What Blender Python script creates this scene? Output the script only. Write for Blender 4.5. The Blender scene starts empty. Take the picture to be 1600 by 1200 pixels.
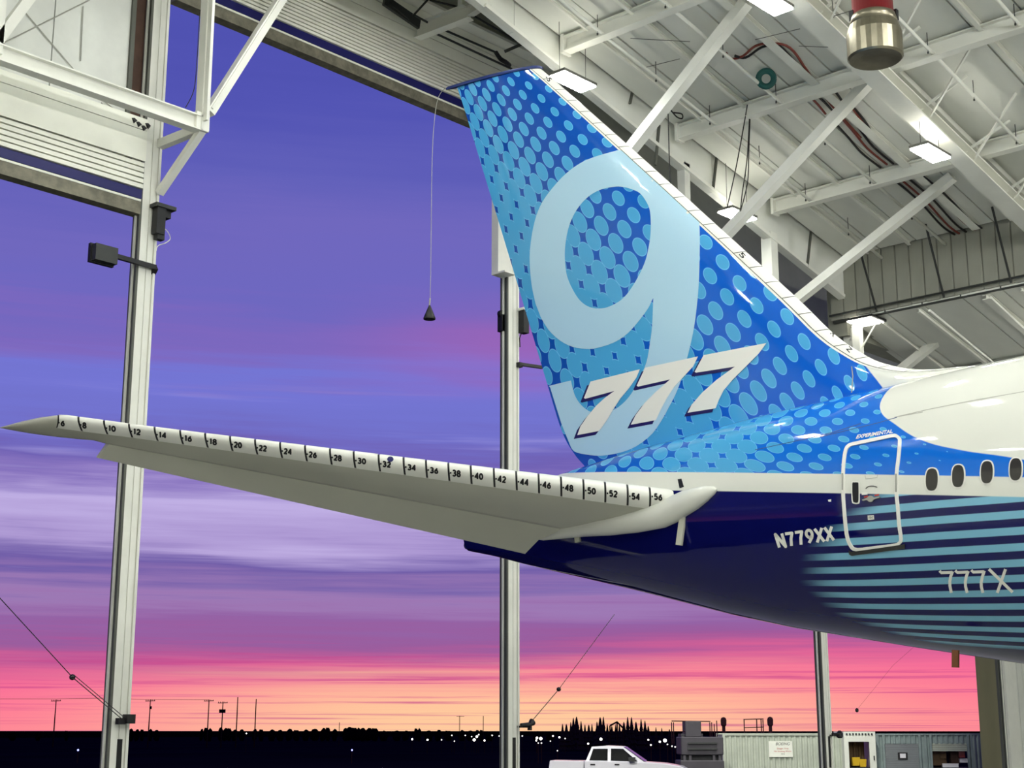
import bpy, bmesh, math, random
import numpy as np
from mathutils import Vector, Matrix
from mathutils.bvhtree import BVHTree
random.seed(7)
sc = bpy.context.scene
col = sc.collection
PI = math.pi
# ------------------------------------------------------------------ camera
# world: X = along the aircraft (nose = +X), Y = along the hangar door line (away = +Y), Z up
FPX = 2334.0; PITCH = math.radians(13.1); YAW = math.radians(42.6); EYE = Vector((0, 0, 2.6))
cam = bpy.data.objects.new('camera', bpy.data.cameras.new('camera'))
cam.data.sensor_width = 36.0; cam.data.lens = 36.0 * FPX / 1600.0
cam.data.clip_start = 0.1; cam.data.clip_end = 6000
cam.location = EYE; cam.rotation_euler = (PI / 2 + PITCH, 0, YAW)
col.objects.link(cam); sc.camera = cam
CR = Vector((math.cos(YAW), math.sin(YAW), 0)); CF = Vector((-math.sin(YAW), math.cos(YAW), 0))
def ray(x, y):
    a = (x - 800) / FPX; b = (600 - y) / FPX; c, s = math.cos(PITCH), math.sin(PITCH)
    return CR * a + CF * (c - b * s) + Vector((0, 0, s + b * c))
def at(x, y, ax, v):
    """point of the plane X|Y|Z = v seen at a pixel"""
    r = ray(x, y); i = 'XYZ'.index(ax)
    return EYE + r * ((v - EYE[i]) / r[i])
def atd(x, y, d):
    """point at horizontal forward distance d seen at a pixel"""
    r = ray(x, y); return EYE + r * (d / r.dot(CF))
# ------------------------------------------------------------------ view, sky
sc.view_settings.view_transform = 'Standard'; sc.view_settings.look = 'None'
sc.view_settings.exposure = 0.0; sc.view_settings.gamma = 1.0; sc.view_settings.use_curve_mapping = False
LAMP = 76.0          # diffuser emission of the roof lamps
UP = 13.0            # glow of the upward panels added to brighten the roof
def lin(c):
    return tuple((v / 255 / 12.92 if v / 255 <= .04045 else ((v / 255 + .055) / 1.055) ** 2.4) for v in c)
class X:
    """tiny expression -> math node compiler"""
    nt = None
    def __init__(s, k): s.k = k
    @staticmethod
    def m(op, *a, clamp=False):
        n = X.nt.nodes.new('ShaderNodeMath'); n.operation = op; n.use_clamp = clamp
        for i, v in enumerate(a):
            if isinstance(v, X): X.nt.links.new(v.k, n.inputs[i])
            else: n.inputs[i].default_value = v
        return X(n.outputs[0])
    def __add__(a, b): return X.m('ADD', a, b)
    __radd__ = __add__
    def __sub__(a, b): return X.m('SUBTRACT', a, b)
    def __rsub__(a, b): return X.m('SUBTRACT', b, a)
    def __mul__(a, b): return X.m('MULTIPLY', a, b)
    __rmul__ = __mul__
    def __truediv__(a, b): return X.m('DIVIDE', a, b)
    def clamp(a): return X.m('ADD', a, 0.0, clamp=True)
def mixc(f, a, b):
    n = X.nt.nodes.new('ShaderNodeMix'); n.data_type = 'RGBA'
    for s, v in ((n.inputs['Factor'], f), (n.inputs['A'], a), (n.inputs['B'], b)):
        if isinstance(v, X): X.nt.links.new(v.k, s)
        elif isinstance(v, (int, float)): s.default_value = v
        else: s.default_value = (*v[:3], 1)
    return X(n.outputs['Result'])
def sepx(sock):
    n = X.nt.nodes.new('ShaderNodeSeparateXYZ'); X.nt.links.new(sock, n.inputs[0]); return [X(o) for o in n.outputs]
def comb(a, b, c=0.0):
    n = X.nt.nodes.new('ShaderNodeCombineXYZ')
    for i, v in enumerate((a, b, c)):
        if isinstance(v, X): X.nt.links.new(v.k, n.inputs[i])
        else: n.inputs[i].default_value = v
    return X(n.outputs[0])
def noise(vec, scale, detail=4, rough=.55, dist=0.0):
    n = X.nt.nodes.new('ShaderNodeTexNoise'); X.nt.links.new(vec.k, n.inputs['Vector'])
    n.inputs['Scale'].default_value = scale; n.inputs['Detail'].default_value = detail
    n.inputs['Roughness'].default_value = rough; n.inputs['Distortion'].default_value = dist
    return X(n.outputs['Fac'])
def ramp(f, stops, interp='LINEAR'):
    n = X.nt.nodes.new('ShaderNodeValToRGB'); X.nt.links.new(f.k, n.inputs[0]); cr = n.color_ramp; cr.interpolation = interp
    while len(cr.elements) < len(stops): cr.elements.new(.5)
    for e, (p, c) in zip(cr.elements, stops): e.position = p; e.color = (*c, 1)
    return X(n.outputs['Color'])
def mrange(v, a, b, smooth=True):
    n = X.nt.nodes.new('ShaderNodeMapRange'); n.interpolation_type = 'SMOOTHSTEP' if smooth else 'LINEAR'
    X.nt.links.new(v.k, n.inputs[0]); n.inputs[1].default_value = a; n.inputs[2].default_value = b
    return X(n.outputs[0])

world = bpy.data.worlds.new('sunset_sky'); sc.world = world; world.use_nodes = True
X.nt = world.node_tree; X.nt.nodes.clear()
tc = X.nt.nodes.new('ShaderNodeTexCoord')
dx, dy, dz = sepx(tc.outputs['Generated'])
fw = dx * CF.x + dy * CF.y; rt = dx * CR.x + dy * CR.y
el = X.m('ARCTAN2', dz, X.m('SQRT', dx * dx + dy * dy)) * 57.2958         # elevation in degrees
az = X.m('ARCTAN2', rt, fw) * 57.2958                                     # azimuth from the sunset side
sky_n1 = noise(comb(az * .035, el * .30 + az * .012), 1.0, 5, .55, .3)
sky_n2 = noise(comb(az * .05 + 7.0, el * 1.5 + az * .02), 1.0, 4, .6, .2)
sky_n3 = noise(comb(az * .045 + 3.0, X.m('SQRT', X.m('MAXIMUM', el, 0.0)) * 9.0), 1.0, 6, .68, .15)
t = el + (sky_n1 - .5) * 5.0 * mrange(el, 1.0, 9.0) + (sky_n2 - .5) * 2.4 * mrange(el, .6, 3.5) + (sky_n3 - .5) * 2.2 * mrange(el, 2.0, 5.0) - .55 * mrange(az, -4.0, 9.0) * mrange(el, 8.0, 3.0)
P = [(0, (255, 135, 150)), (.9, (255, 122, 150)), (1.7, (248, 108, 152)), (2.3, (212, 96, 150)), (3.0, (156, 92, 156)), (3.9, (148, 100, 166)), (4.8, (160, 124, 182)), (6.0, (112, 94, 168)),
     (7.0, (172, 152, 210)), (8.3, (194, 178, 230)), (9.4, (140, 120, 192)), (10.2, (112, 98, 180)), (11.4, (114, 115, 205)), (13, (116, 118, 212)), (14.5, (126, 104, 190)), (16, (110, 104, 192)),
     (18, (112, 104, 190)), (20.5, (98, 97, 186)), (24, (83, 85, 180)), (29, (74, 77, 170)), (60, (46, 50, 130)), (90, (34, 38, 105))]
base = ramp(t / 90, [(p / 90, lin(c)) for p, c in P])
# warm band just over the horizon, strongest where the sun went down
warm = mrange(el + (sky_n3 - .5) * 2.6, 2.9, .5) * mrange(X.m('ABSOLUTE', az + .5), 20.0, 2.0)
base = mixc((warm * .95).clamp(), base, lin((255, 205, 158)))
# thin dark streaks and pale wisps
streak = mrange(sky_n3, .52, .66) * mrange(el, 4.8, 1.8) * .7
base = mixc(streak, base, lin((196, 72, 140)))
wisp = mrange(sky_n2 * .6 + sky_n1 * .4, .52, .68) * mrange(el, 4.0, 7.0) * mrange(el, 15.0, 9.0) * .45
base = mixc(wisp, base, lin((205, 190, 238)))
blush = mrange(el + (sky_n1 - .5) * 3.0, 12.2, 14.2) * mrange(el + (sky_n1 - .5) * 3.0, 17.0, 15.0) * mrange(az, -9.0, 1.0) * .5
base = mixc(blush, base, lin((172, 98, 178)))
far = mrange(X.m('ABSOLUTE', az), 40.0, 110.0)                            # away from the sunset the dusk is plain
base = mixc(far * .8, base, lin((48, 52, 120)))
base = mixc(mrange(el, -.05, -.4), base, lin((14, 12, 24)))
bg = X.nt.nodes.new('ShaderNodeBackground'); X.nt.links.new(base.k, bg.inputs[0]); bg.inputs[1].default_value = 1.0
wo = X.nt.nodes.new('ShaderNodeOutputWorld'); X.nt.links.new(bg.outputs[0], wo.inputs[0])

def spot(loc, tgt, watts, size, ang):
    l = bpy.data.lights.new('added_yard_light', 'SPOT'); l.energy = watts; l.shadow_soft_size = size; l.spot_size = math.radians(ang); l.spot_blend = .6; l.color = (1, .97, .92)
    o = bpy.data.objects.new('added_yard_light', l); col.objects.link(o); o.location = loc; o.rotation_euler = (Vector(tgt) - Vector(loc)).to_track_quat('-Z', 'Y').to_euler()
spot((-34.5, 21, 24.5), (-62, 55, 1), 42000, .4, 70)       # added unseen lights above the door, brightening the yard outside
spot((-34.5, 54, 24.5), (-58, 72, 1), 26000, .4, 80)
def wash(loc, tgt, watts):                                  # added unseen lights that brighten the door wall, right of the camera
    l = bpy.data.lights.new('added_door_wash', 'AREA'); l.energy = watts; l.shape = 'RECTANGLE'; l.size = 1.2; l.size_y = .8; l.color = (1, 1, .97)
    o = bpy.data.objects.new('added_door_wash', l); col.objects.link(o); o.location = loc; o.rotation_euler = (Vector(tgt) - Vector(loc)).to_track_quat('-Z', 'Y').to_euler()
for Y_ in (2, 16, 30, 44, 58): wash((7, Y_, 17.5), (-32.5, Y_ + 3, 19), 1400)
# ------------------------------------------------------------------ helpers
def mat(name, c, rough=.5, metal=0.0, coat=0.0, var=0.0, scale=1.5, bump=0.0, stretch=(1, 1, 1), emit=0.0, spec=.5):
    m = bpy.data.materials.new(name); m.use_nodes = True; nt = m.node_tree; X.nt = nt
    b = nt.nodes['Principled BSDF']; b.inputs['Roughness'].default_value = rough; b.inputs['Metallic'].default_value = metal
    b.inputs['Coat Weight'].default_value = coat; b.inputs['Coat Roughness'].default_value = .04
    b.inputs['Specular IOR Level'].default_value = spec
    L = lin(c); b.inputs['Base Color'].default_value = (*L, 1)
    if var or bump:
        g = nt.nodes.new('ShaderNodeTexCoord'); mp = nt.nodes.new('ShaderNodeMapping'); mp.inputs['Scale'].default_value = stretch
        nt.links.new(g.outputs['Object'], mp.inputs[0]); f = noise(X(mp.outputs[0]), scale, 5, .6)
        if var:
            r = mixc(mrange(f, .3, .7), tuple(v * (1 - var) for v in L), tuple(min(1, v * (1 + var * .5)) for v in L))
            nt.links.new(r.k, b.inputs['Base Color'])
        if bump:
            bn = nt.nodes.new('ShaderNodeBump'); bn.inputs['Strength'].default_value = bump; bn.inputs['Distance'].default_value = .02
            nt.links.new(f.k, bn.inputs['Height']); nt.links.new(bn.outputs[0], b.inputs['Normal'])
    if emit:
        b.inputs['Emission Color'].default_value = (*L, 1); b.inputs['Emission Strength'].default_value = emit
    return m
class MB:
    def __init__(s): s.v = []; s.f = []
    def add(s, v, f):
        o = len(s.v); s.v += [tuple(p) for p in v]; s.f += [tuple(o + i for i in q) for q in f]; return s
    def box(s, a, b):
        (x0, y0, z0), (x1, y1, z1) = a, b
        return s.add([(x0, y0, z0), (x1, y0, z0), (x1, y1, z0), (x0, y1, z0), (x0, y0, z1), (x1, y0, z1), (x1, y1, z1), (x0, y1, z1)],
                     [(0, 3, 2, 1), (4, 5, 6, 7), (0, 1, 5, 4), (1, 2, 6, 5), (2, 3, 7, 6), (3, 0, 4, 7)])
    def prism(s, prof, p0, p1, up=(0, 0, 1)):
        """closed 2-D profile (side, up) swept from p0 to p1"""
        p0, p1 = Vector(p0), Vector(p1); d = (p1 - p0).normalized(); u = Vector(up)
        if abs(d.dot(u)) > .98: u = Vector((1, 0, 0))
        sd = d.cross(u).normalized(); u = sd.cross(d); n = len(prof)
        v = [p + sd * a + u * b for p in (p0, p1) for a, b in prof]
        f = [(i, (i + 1) % n, n + (i + 1) % n, n + i) for i in range(n)]
        return s.add(v, f + [tuple(range(n))[::-1], tuple(range(n, 2 * n))])
    def beam(s, p0, p1, w, h, up=(0, 0, 1)):
        w /= 2; h /= 2; return s.prism([(-w, -h), (w, -h), (w, h), (-w, h)], p0, p1, up)
    def ibeam(s, p0, p1, w, h, t=.03, up=(0, 0, 1)):
        W, H = w / 2, h / 2
        return s.prism([(-W, -H), (W, -H), (W, -H + t), (t / 2, -H + t), (t / 2, H - t), (W, H - t), (W, H), (-W, H), (-W, H - t), (-t / 2, H - t), (-t / 2, -H + t), (-W, -H + t)], p0, p1, up)
    def angle(s, p0, p1, w, h, t=.03, up=(0, 0, 1)):
        return s.prism([(-w / 2, -h / 2), (w / 2, -h / 2), (w / 2, -h / 2 + t), (-w / 2 + t, -h / 2 + t), (-w / 2 + t, h / 2), (-w / 2, h / 2)], p0, p1, up)
    def tube(s, path, r, n=6, caps=True):
        path = [Vector(p) for p in path]; rr = r if isinstance(r, (list, tuple)) else [r] * len(path); v = []; pu = None
        for i, p in enumerate(path):
            d = (path[min(i + 1, len(path) - 1)] - path[max(i - 1, 0)]).normalized()
            if pu is None: pu = Vector((0, 0, 1)) if abs(d.z) < .9 else Vector((1, 0, 0))
            a = d.cross(pu).normalized(); b = a.cross(d).normalized(); pu = b
            v += [p + (a * math.cos(2 * PI * k / n) + b * math.sin(2 * PI * k / n)) * rr[i] for k in range(n)]
        f = [(i * n + k, i * n + (k + 1) % n, (i + 1) * n + (k + 1) % n, (i + 1) * n + k) for i in range(len(path) - 1) for k in range(n)]
        if caps: f += [tuple(range(n))[::-1], tuple((len(path) - 1) * n + k for k in range(n))]
        return s.add(v, f)
    def lathe(s, c, prof, n=24, ax='Z'):
        v = []
        for r, h in prof:
            for k in range(n):
                a = 2 * PI * k / n; p = (r * math.cos(a), r * math.sin(a), h)
                if ax == 'X': p = (p[2], p[0], p[1])
                if ax == 'Y': p = (p[1], p[2], p[0])
                v.append((c[0] + p[0], c[1] + p[1], c[2] + p[2]))
        f = [(i * n + k, i * n + (k + 1) % n, (i + 1) * n + (k + 1) % n, (i + 1) * n + k) for i in range(len(prof) - 1) for k in range(n)]
        return s.add(v, f + [tuple(range(n))[::-1], tuple((len(prof) - 1) * n + k for k in range(n))])
    def grid(s, rows, close=False):
        n = len(rows[0]); v = [p for r in rows for p in r]; f = []
        for i in range(len(rows) - 1):
            for k in range(n if close else n - 1):
                f.append((i * n + k, i * n + (k + 1) % n, (i + 1) * n + (k + 1) % n, (i + 1) * n + k))
        return s.add(v, f)
    def build(s, name, m, parent=None, smooth=False, bevel=0.0, loc=None):
        me = bpy.data.meshes.new(name); me.from_pydata(s.v, [], s.f)
        bm = bmesh.new(); bm.from_mesh(me); bmesh.ops.recalc_face_normals(bm, faces=bm.faces)
        if bevel: bmesh.ops.bevel(bm, geom=bm.edges[:], offset=bevel, segments=1, affect='EDGES', clamp_overlap=True)
        bm.to_mesh(me); bm.free()
        if smooth: me.shade_smooth()
        me.materials.append(m); o = bpy.data.objects.new(name, me); col.objects.link(o)
        if loc is not None: o.location = loc
        if parent: o.parent = parent
        return o
def tag(o, label=None, cat=None, group=None, kind=None):
    for k, v in (('label', label), ('category', cat), ('group', group), ('kind', kind)):
        if v: o[k] = v
    return o
def empty(name, loc, label=None, cat=None, group=None, rz=0, kind=None):
    o = bpy.data.objects.new(name, None); col.objects.link(o); o.location = loc; o.rotation_euler = (0, 0, rz); o.empty_display_size = .3
    return tag(o, label, cat, group, kind)
def dup(src, loc=None, rz=None, label=None, scale=None):
    c = src.copy(); col.objects.link(c)
    if loc is not None: c.location = loc
    if rz is not None: c.rotation_euler = (0, 0, rz)
    if label: c['label'] = label
    if scale: c.scale = scale
    for ch in list(src.children):
        d = ch.copy(); col.objects.link(d); d.parent = c
        for g in list(ch.children):
            e = g.copy(); col.objects.link(e); e.parent = d
    return c
def wmesh(mb, name, m, parent, **k):
    """build in world coordinates under a parent standing at parent.location (unrotated)"""
    L = parent.location
    mb.v = [(a - L.x, b - L.y, c - L.z) for a, b, c in mb.v]
    return mb.build(name, m, parent, **k)
def tmesh(mb, name, m, label, cat, group=None, kind=None, origin=None, **k):
    """a one-mesh thing; its origin goes to the middle of its underside"""
    vs = np.array(mb.v); o = Vector(((vs[:, 0].min() + vs[:, 0].max()) / 2, (vs[:, 1].min() + vs[:, 1].max()) / 2, vs[:, 2].min()))
    mb.v = [(a - o.x, b - o.y, c - o.z) for a, b, c in mb.v]
    return tag(mb.build(name, m, None, loc=o, **k), label, cat, group, kind)
def catmull(pts, n=6, closed=False):
    out = []; N = len(pts)
    for i in range(N if closed else N - 1):
        g = lambda j: np.array(pts[j % N] if closed else pts[max(0, min(N - 1, j))], float)
        a, b, c, d = g(i - 1), g(i), g(i + 1), g(i + 2)
        for k in range(n):
            u = k / n; out.append(tuple(.5 * ((2 * b) + (c - a) * u + (2 * a - 5 * b + 4 * c - d) * u * u + (3 * b - a - 3 * c + d) * u ** 3)))
    if not closed: out.append(tuple(map(float, pts[-1])))
    return out

# ------------------------------------------------------------------ materials
M = {}
M['white_steel'] = mat('white_painted_steel', (232, 232, 222), .45, var=.06, scale=.8)
M['deck'] = mat('white_roof_sheet', (228, 229, 220), .6, var=.10, scale=.35, stretch=(1, .4, 1))
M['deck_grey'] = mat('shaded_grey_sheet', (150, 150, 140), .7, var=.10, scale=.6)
M['pocket'] = mat('pale_grey_sheet', (178, 180, 164), .7, var=.1, scale=.6)
M['rib_wall'] = mat('grey_ribbed_wall', (150, 150, 138), .7, var=.12, scale=.8, stretch=(1, 1, .3))
M['fabric'] = mat('cream_door_fabric', (240, 240, 226), .55, var=.06, scale=.7, bump=.15)
M['sheet'] = mat('translucent_sheeting', (214, 216, 208), .4, var=.10, scale=.6, bump=.35)
M['blue_trim'] = mat('navy_door_strip', (18, 18, 92), .5)
M['raw_steel'] = mat('weathered_bottom_tube', (128, 124, 108), .55, .3, var=.35, scale=3)
M['dark'] = mat('black_housing', (20, 20, 22), .5)
M['dark_steel'] = mat('dark_grey_steel', (58, 60, 58), .5, .3)
M['groove'] = mat('guide_grey', (88, 90, 82), .6, var=.1)
M['brown'] = mat('brown_plywood', (74, 52, 40), .8, var=.2, scale=2)
M['concrete'] = mat('pale_hangar_floor', (158, 158, 150), .35, var=.05, scale=.2)
M['asphalt'] = mat('dark_apron', (24, 20, 36), 1.0, var=.25, scale=.05, spec=.0)
M['lamp'] = mat('lamp_diffuser', (250, 253, 248), .5, emit=LAMP)
M['added_up'] = mat('added_uplight', (255, 252, 240), .5, emit=UP)
M['lamp_dim'] = mat('post_lamp_diffuser', (255, 252, 240), .5, emit=9.0)
M['lamp_body'] = mat('lamp_housing', (120, 120, 112), .5, .4)
M['air_white'] = mat('aircraft_white', (232, 233, 224), .28, coat=.5, var=.02, scale=.5)
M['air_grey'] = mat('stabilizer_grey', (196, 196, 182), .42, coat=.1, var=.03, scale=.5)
M['strip'] = mat('edge_panel_white', (242, 242, 234), .4, coat=.2)
M['black'] = mat('black_marking', (8, 8, 10), .5)
M['navy'] = mat('navy_marking', (14, 14, 92), .3, coat=.5)
M['nine'] = mat('pale_blue_numeral', (184, 224, 248), .3, coat=.6)
M['white_mark'] = mat('white_marking', (246, 245, 238), .35, coat=.3)
M['glass'] = mat('dark_cabin_glass', (34, 30, 26), .12, coat=.6)
M['red'] = mat('deep_red_paint', (112, 18, 26), .4)
M['redmark'] = mat('red_marking', (190, 60, 50), .5)
M['metal'] = mat('brushed_tin', (140, 134, 116), .33, .9, var=.15, scale=3)
M['teal'] = mat('teal_hose', (16, 84, 78), .5)
M['cable_red'] = mat('rust_red_cable', (120, 48, 36), .6)
M['cable_blk'] = mat('black_cable', (22, 20, 18), .6)
M['silh'] = mat('far_dark_foliage', (12, 10, 14), 1.0, spec=.0)
M['spire'] = mat('far_conifer', (38, 26, 36), .95, spec=.05)
M['pole'] = mat('dark_timber_pole', (34, 14, 22), .9, spec=.1)
M['cont'] = mat('pale_green_container', (176, 184, 166), .6, var=.12, scale=1.2)
M['cont_blue'] = mat('grey_blue_container', (132, 148, 144), .6, var=.15, scale=1.2)
M['cont_white'] = mat('white_container_frame', (226, 230, 214), .5, var=.05)
M['shutter'] = mat('grey_roller_shutter', (120, 126, 126), .6, var=.06)
M['olive'] = mat('olive_jamb_sheet', (136, 132, 96), .6, var=.12, scale=1.0, stretch=(1, 1, .2))
M['tan'] = mat('tan_inner_sheet', (120, 96, 68), .8, var=.1)
M['yellow'] = mat('yellow_plastic', (206, 168, 22), .5)
M['truck'] = mat('white_truck_paint', (226, 226, 228), .3, coat=.5)
M['carglass'] = mat('truck_glass', (10, 10, 14), .08, coat=.5)
M['windshield'] = mat('bluish_windshield', (26, 26, 62), .08, coat=.5)
M['tyre'] = mat('tyre_rubber', (16, 16, 16), .8)
M['equip'] = mat('grey_equipment', (66, 64, 68), .7, var=.1)
M['townlamp'] = mat('far_white_lamp', (250, 245, 235), .5, emit=3)
M['bluelamp'] = mat('far_blue_lamp', (150, 160, 255), .5, emit=4)
M['orange'] = mat('orange_brown_mast', (120, 70, 34), .5)
M['seam'] = mat('panel_seam', (26, 66, 128), .5)
M['seam_grey'] = mat('grey_seam', (170, 170, 160), .5)

# ------------------------------------------------------------------ hangar
XD = -32.5                                  # door plane
XC = -27.5                                  # inner curtain plane
def roof(Y): return 20.15 + .19 * (48.5 - Y) if Y < 48.5 else 17.75 - .19 * (Y - 48.5)
YR = 12.0                                   # ridge
def deckz(Y):
    return roof(Y) if Y >= YR else roof(YR) - .19 * (YR - Y)
b = MB().add([(XD - .1, -24, 0), (60, -24, 0), (60, 80, 0), (XD - .1, 80, 0), (XD - .1, -24, -.3), (60, -24, -.3), (60, 80, -.3), (XD - .1, 80, -.3)],
             [(0, 1, 2, 3), (4, 5, 6, 7), (0, 1, 5, 4), (1, 2, 6, 5), (2, 3, 7, 6), (3, 0, 4, 7)])
tag(b.build('floor', M['concrete']), kind='structure')
tag(MB().box((-5000, -3000, -.4), (XD - .1, 5000, -.02)).build('apron_ground', M['asphalt']), kind='structure')
tag(MB().box((59.8, -24, 0), (60, 80, 30)).build('wall_back', M['deck']), kind='structure')
tag(MB().box((XD, -24.2, 0), (60, -24, 30)).build('wall_left', M['deck']), kind='structure')
tag(MB().box((XD - .2, 80, 0), (60, 80.2, 30)).build('wall_right', M['deck']), kind='structure')
tag(MB().box((XD - .2, -24, 0), (XD, 6, 26)).build('wall_front', M['deck']), kind='structure')

# roof deck: one backing sheet, and panels that can be told apart as parts
ceiling = empty('ceiling', (0, 30, 20), kind='structure')
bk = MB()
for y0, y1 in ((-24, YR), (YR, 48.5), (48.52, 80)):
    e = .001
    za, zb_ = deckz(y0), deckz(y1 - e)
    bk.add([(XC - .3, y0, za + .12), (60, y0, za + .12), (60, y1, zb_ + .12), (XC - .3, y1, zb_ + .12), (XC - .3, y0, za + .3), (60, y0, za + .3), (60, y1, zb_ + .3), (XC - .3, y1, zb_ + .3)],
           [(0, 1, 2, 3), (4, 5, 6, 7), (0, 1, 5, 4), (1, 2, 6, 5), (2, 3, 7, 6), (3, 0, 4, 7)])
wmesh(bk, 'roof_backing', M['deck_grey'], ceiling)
bays = [20.6, 26.3, 32.0, 37.75, 43.4, 48.45]
def panel_mesh(ly, w=1.5, g=.028):
    h = .19 * ly
    return MB().add([(g, g, 0), (w - g, g, 0), (w - g, ly - g, -h), (g, ly - g, -h), (g, g, .1), (w - g, g, .1), (w - g, ly - g, .1 - h), (g, ly - g, .1 - h)],
                    [(0, 1, 2, 3), (4, 5, 6, 7), (0, 1, 5, 4), (1, 2, 6, 5), (2, 3, 7, 6), (3, 0, 4, 7)])
def panel_row(y0, y1, x0, n):
    src = None
    for k in range(n):
        loc = Vector((x0 + 1.5 * k, y0, deckz(y0))) - ceiling.location
        if src is None: src = panel_mesh(y1 - y0).build('roof_panel', M['deck'], ceiling); o = src
        else: o = src.copy(); col.objects.link(o)
        loc.z += random.uniform(-.012, .012)
        o.location = loc
for a, b_ in zip(bays[:-1], bays[1:]): panel_row(a, b_, -27.4, 13)
for a, b_ in ((48.55, 54.2), (54.2, 60)): panel_row(a, b_, -27.4, 8)
st = MB()
for k in range(44):
    x = -7.9 + 1.55 * k
    for y0, y1 in ((-24, YR), (YR, 48.4), (48.6, 80)):
        z0, z1 = deckz(y0), deckz(y1)
        st.add([(x, y0, z0), (x + 1.5, y0, z0), (x + 1.5, y1, z1), (x, y1, z1)], [(0, 1, 2, 3)])
for k in range(13):
    x = -27.4 + 1.55 * k
    for y0, y1 in ((-24, YR), (YR, 20.5), (60.1, 80)):
        z0, z1 = deckz(y0), deckz(y1)
        st.add([(x, y0, z0), (x + 1.5, y0, z0), (x + 1.5, y1, z1), (x, y1, z1)], [(0, 1, 2, 3)])
tag(wmesh(st, 'roof_sheet', M['deck'], ceiling), kind='stuff')
# beams along X
for Y in [3, 9, 14.9, 20.6, 26.3, 32.0, 37.75, 43.4, 54.2, 60.0, 66]:
    z = deckz(Y) - .34
    mb = MB().ibeam((XC + .35, Y, z), (40, Y, z), .34, .5, .045)
    mb.box((XC + .25, Y - .2, z - .3), (XC + .36, Y + .2, z + .3))
    wmesh(mb, 'roof_beam', M['white_steel'], ceiling)
# purlins along Y
def sloped(x, y0, y1, drop): return (x, y0, deckz(y0) - drop), (x, y1, deckz(y1) - drop)
for x, w, h in ((-24.6, .12, .16), (-22.0, .30, .18), (-16.6, .14, .2), (-13.6, .14, .2), (-10.6, .14, .2), (-7.6, .14, .2), (-26.3, .07, .1), (-20.7, .08, .12), (-15.0, .07, .1), (-12.2, .07, .1)):
    wmesh(MB().ibeam(*sloped(x, YR, 48.3, .14), w, h, .02), 'roof_purlin', M['white_steel'], ceiling)
    wmesh(MB().ibeam(*sloped(x, 48.7, 70, .14), w, h, .02), 'roof_purlin', M['white_steel'], ceiling)
# box girder and its diagonals
gm = MB().ibeam(*sloped(-19.6, YR, 48.3, .95), .62, .45, .05)
gm.beam(*sloped(-19.6, YR, 48.3, .25), .3, .2)
wmesh(gm, 'roof_girder', M['white_steel'], ceiling)
for k, Y in enumerate(np.arange(14, 47.5, 2.85)):
    wmesh(MB().beam((-19.6, Y, deckz(Y) - .8), (-18.05, Y + .1, deckz(Y) - .1), .07, .07), 'girder_strut', M['white_steel'], ceiling)
    wmesh(MB().beam((-19.35, Y + .2, deckz(Y) - 1.0), (-17.2, Y - 1.3, deckz(Y - 1.3) - .15), .06, .06), 'girder_strut', M['white_steel'], ceiling)
    wmesh(MB().beam((-19.6, Y + 1.4, deckz(Y + 1.4) - .8), (-19.6, Y + 1.4, deckz(Y + 1.4) - .1), .08, .05), 'girder_strut', M['white_steel'], ceiling)
wmesh(MB().ibeam(*sloped(-11.6, YR, 48.3, .95), .62, .45, .05).beam(*sloped(-11.6, YR, 48.3, .25), .3, .2), 'roof_girder', M['white_steel'], ceiling)

# inner curtain: white plate with posts, along Y
wc = empty('wall_curtain', (XC, 40, 0), kind='structure')
def curt(Y): return 23.07 - .2285 * (Y - 28.73) if Y < 48.6 else 17.86 - .235 * (Y - 51.1)
mb = MB()
for y0, y1 in ((6, 20), (20, 30), (30, 40), (40, 48.5)):
    mb.add([(XC, y0 + .01, curt(y0)), (XC, y1 - .01, curt(y1)), (XC, y1 - .01, deckz(y1 - .01) + .1), (XC, y0 + .01, deckz(y0) + .1),
            (XC - .25, y0 + .01, curt(y0)), (XC - .25, y1 - .01, curt(y1)), (XC - .25, y1 - .01, deckz(y1 - .01) + .1), (XC - .25, y0 + .01, deckz(y0) + .1)],
           [(0, 1, 2, 3), (4, 5, 6, 7), (0, 1, 5, 4), (1, 2, 6, 5), (2, 3, 7, 6), (3, 0, 4, 7)])
wmesh(mb, 'curtain_plate', M['deck'], wc)
mb = MB()
for y0, y1 in ((50.6, 56), (56, 62), (62, 70)):
    mb.add([(XC, y0 + .01, curt(y0)), (XC, y1 - .01, curt(y1)), (XC, y1 - .01, deckz(y1) + .1), (XC, y0 + .01, deckz(y0) + .1),
            (XC - .25, y0 + .01, curt(y0)), (XC - .25, y1 - .01, curt(y1)), (XC - .25, y1 - .01, deckz(y1) + .1), (XC - .25, y0 + .01, deckz(y0) + .1)],
           [(0, 1, 2, 3), (4, 5, 6, 7), (0, 1, 5, 4), (1, 2, 6, 5), (2, 3, 7, 6), (3, 0, 4, 7)])
wmesh(mb, 'curtain_plate', M['deck'], wc)
wmesh(MB().beam((XC + .03, 28.7, curt(28.7) + .05), (XC + .03, 48.4, curt(48.4) + .05), .12, .12), 'edge_angle', M['white_steel'], wc)
for Y, w in ((38.55, .3), (43.65, .42), (49.2, .5), (54.6, .3)):
    wmesh(MB().beam((XC - .15, Y, curt(Y) + .3 if Y < 48.6 else 17.5), (XC - .15, Y, 14.2), w, w), 'curtain_post', M['white_steel'], wc)
for px, py, py2 in ((1030, 195, 258), (1120, 242, 296), (1267, 362, 418), (990, 135, 162)):
    a = at(px, py, 'X', XC + .04); c = at(px - 6, py2, 'X', XC + .04)
    wmesh(MB().beam(a, c, .1, .05), 'stiffener', M['groove'], wc)
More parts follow.
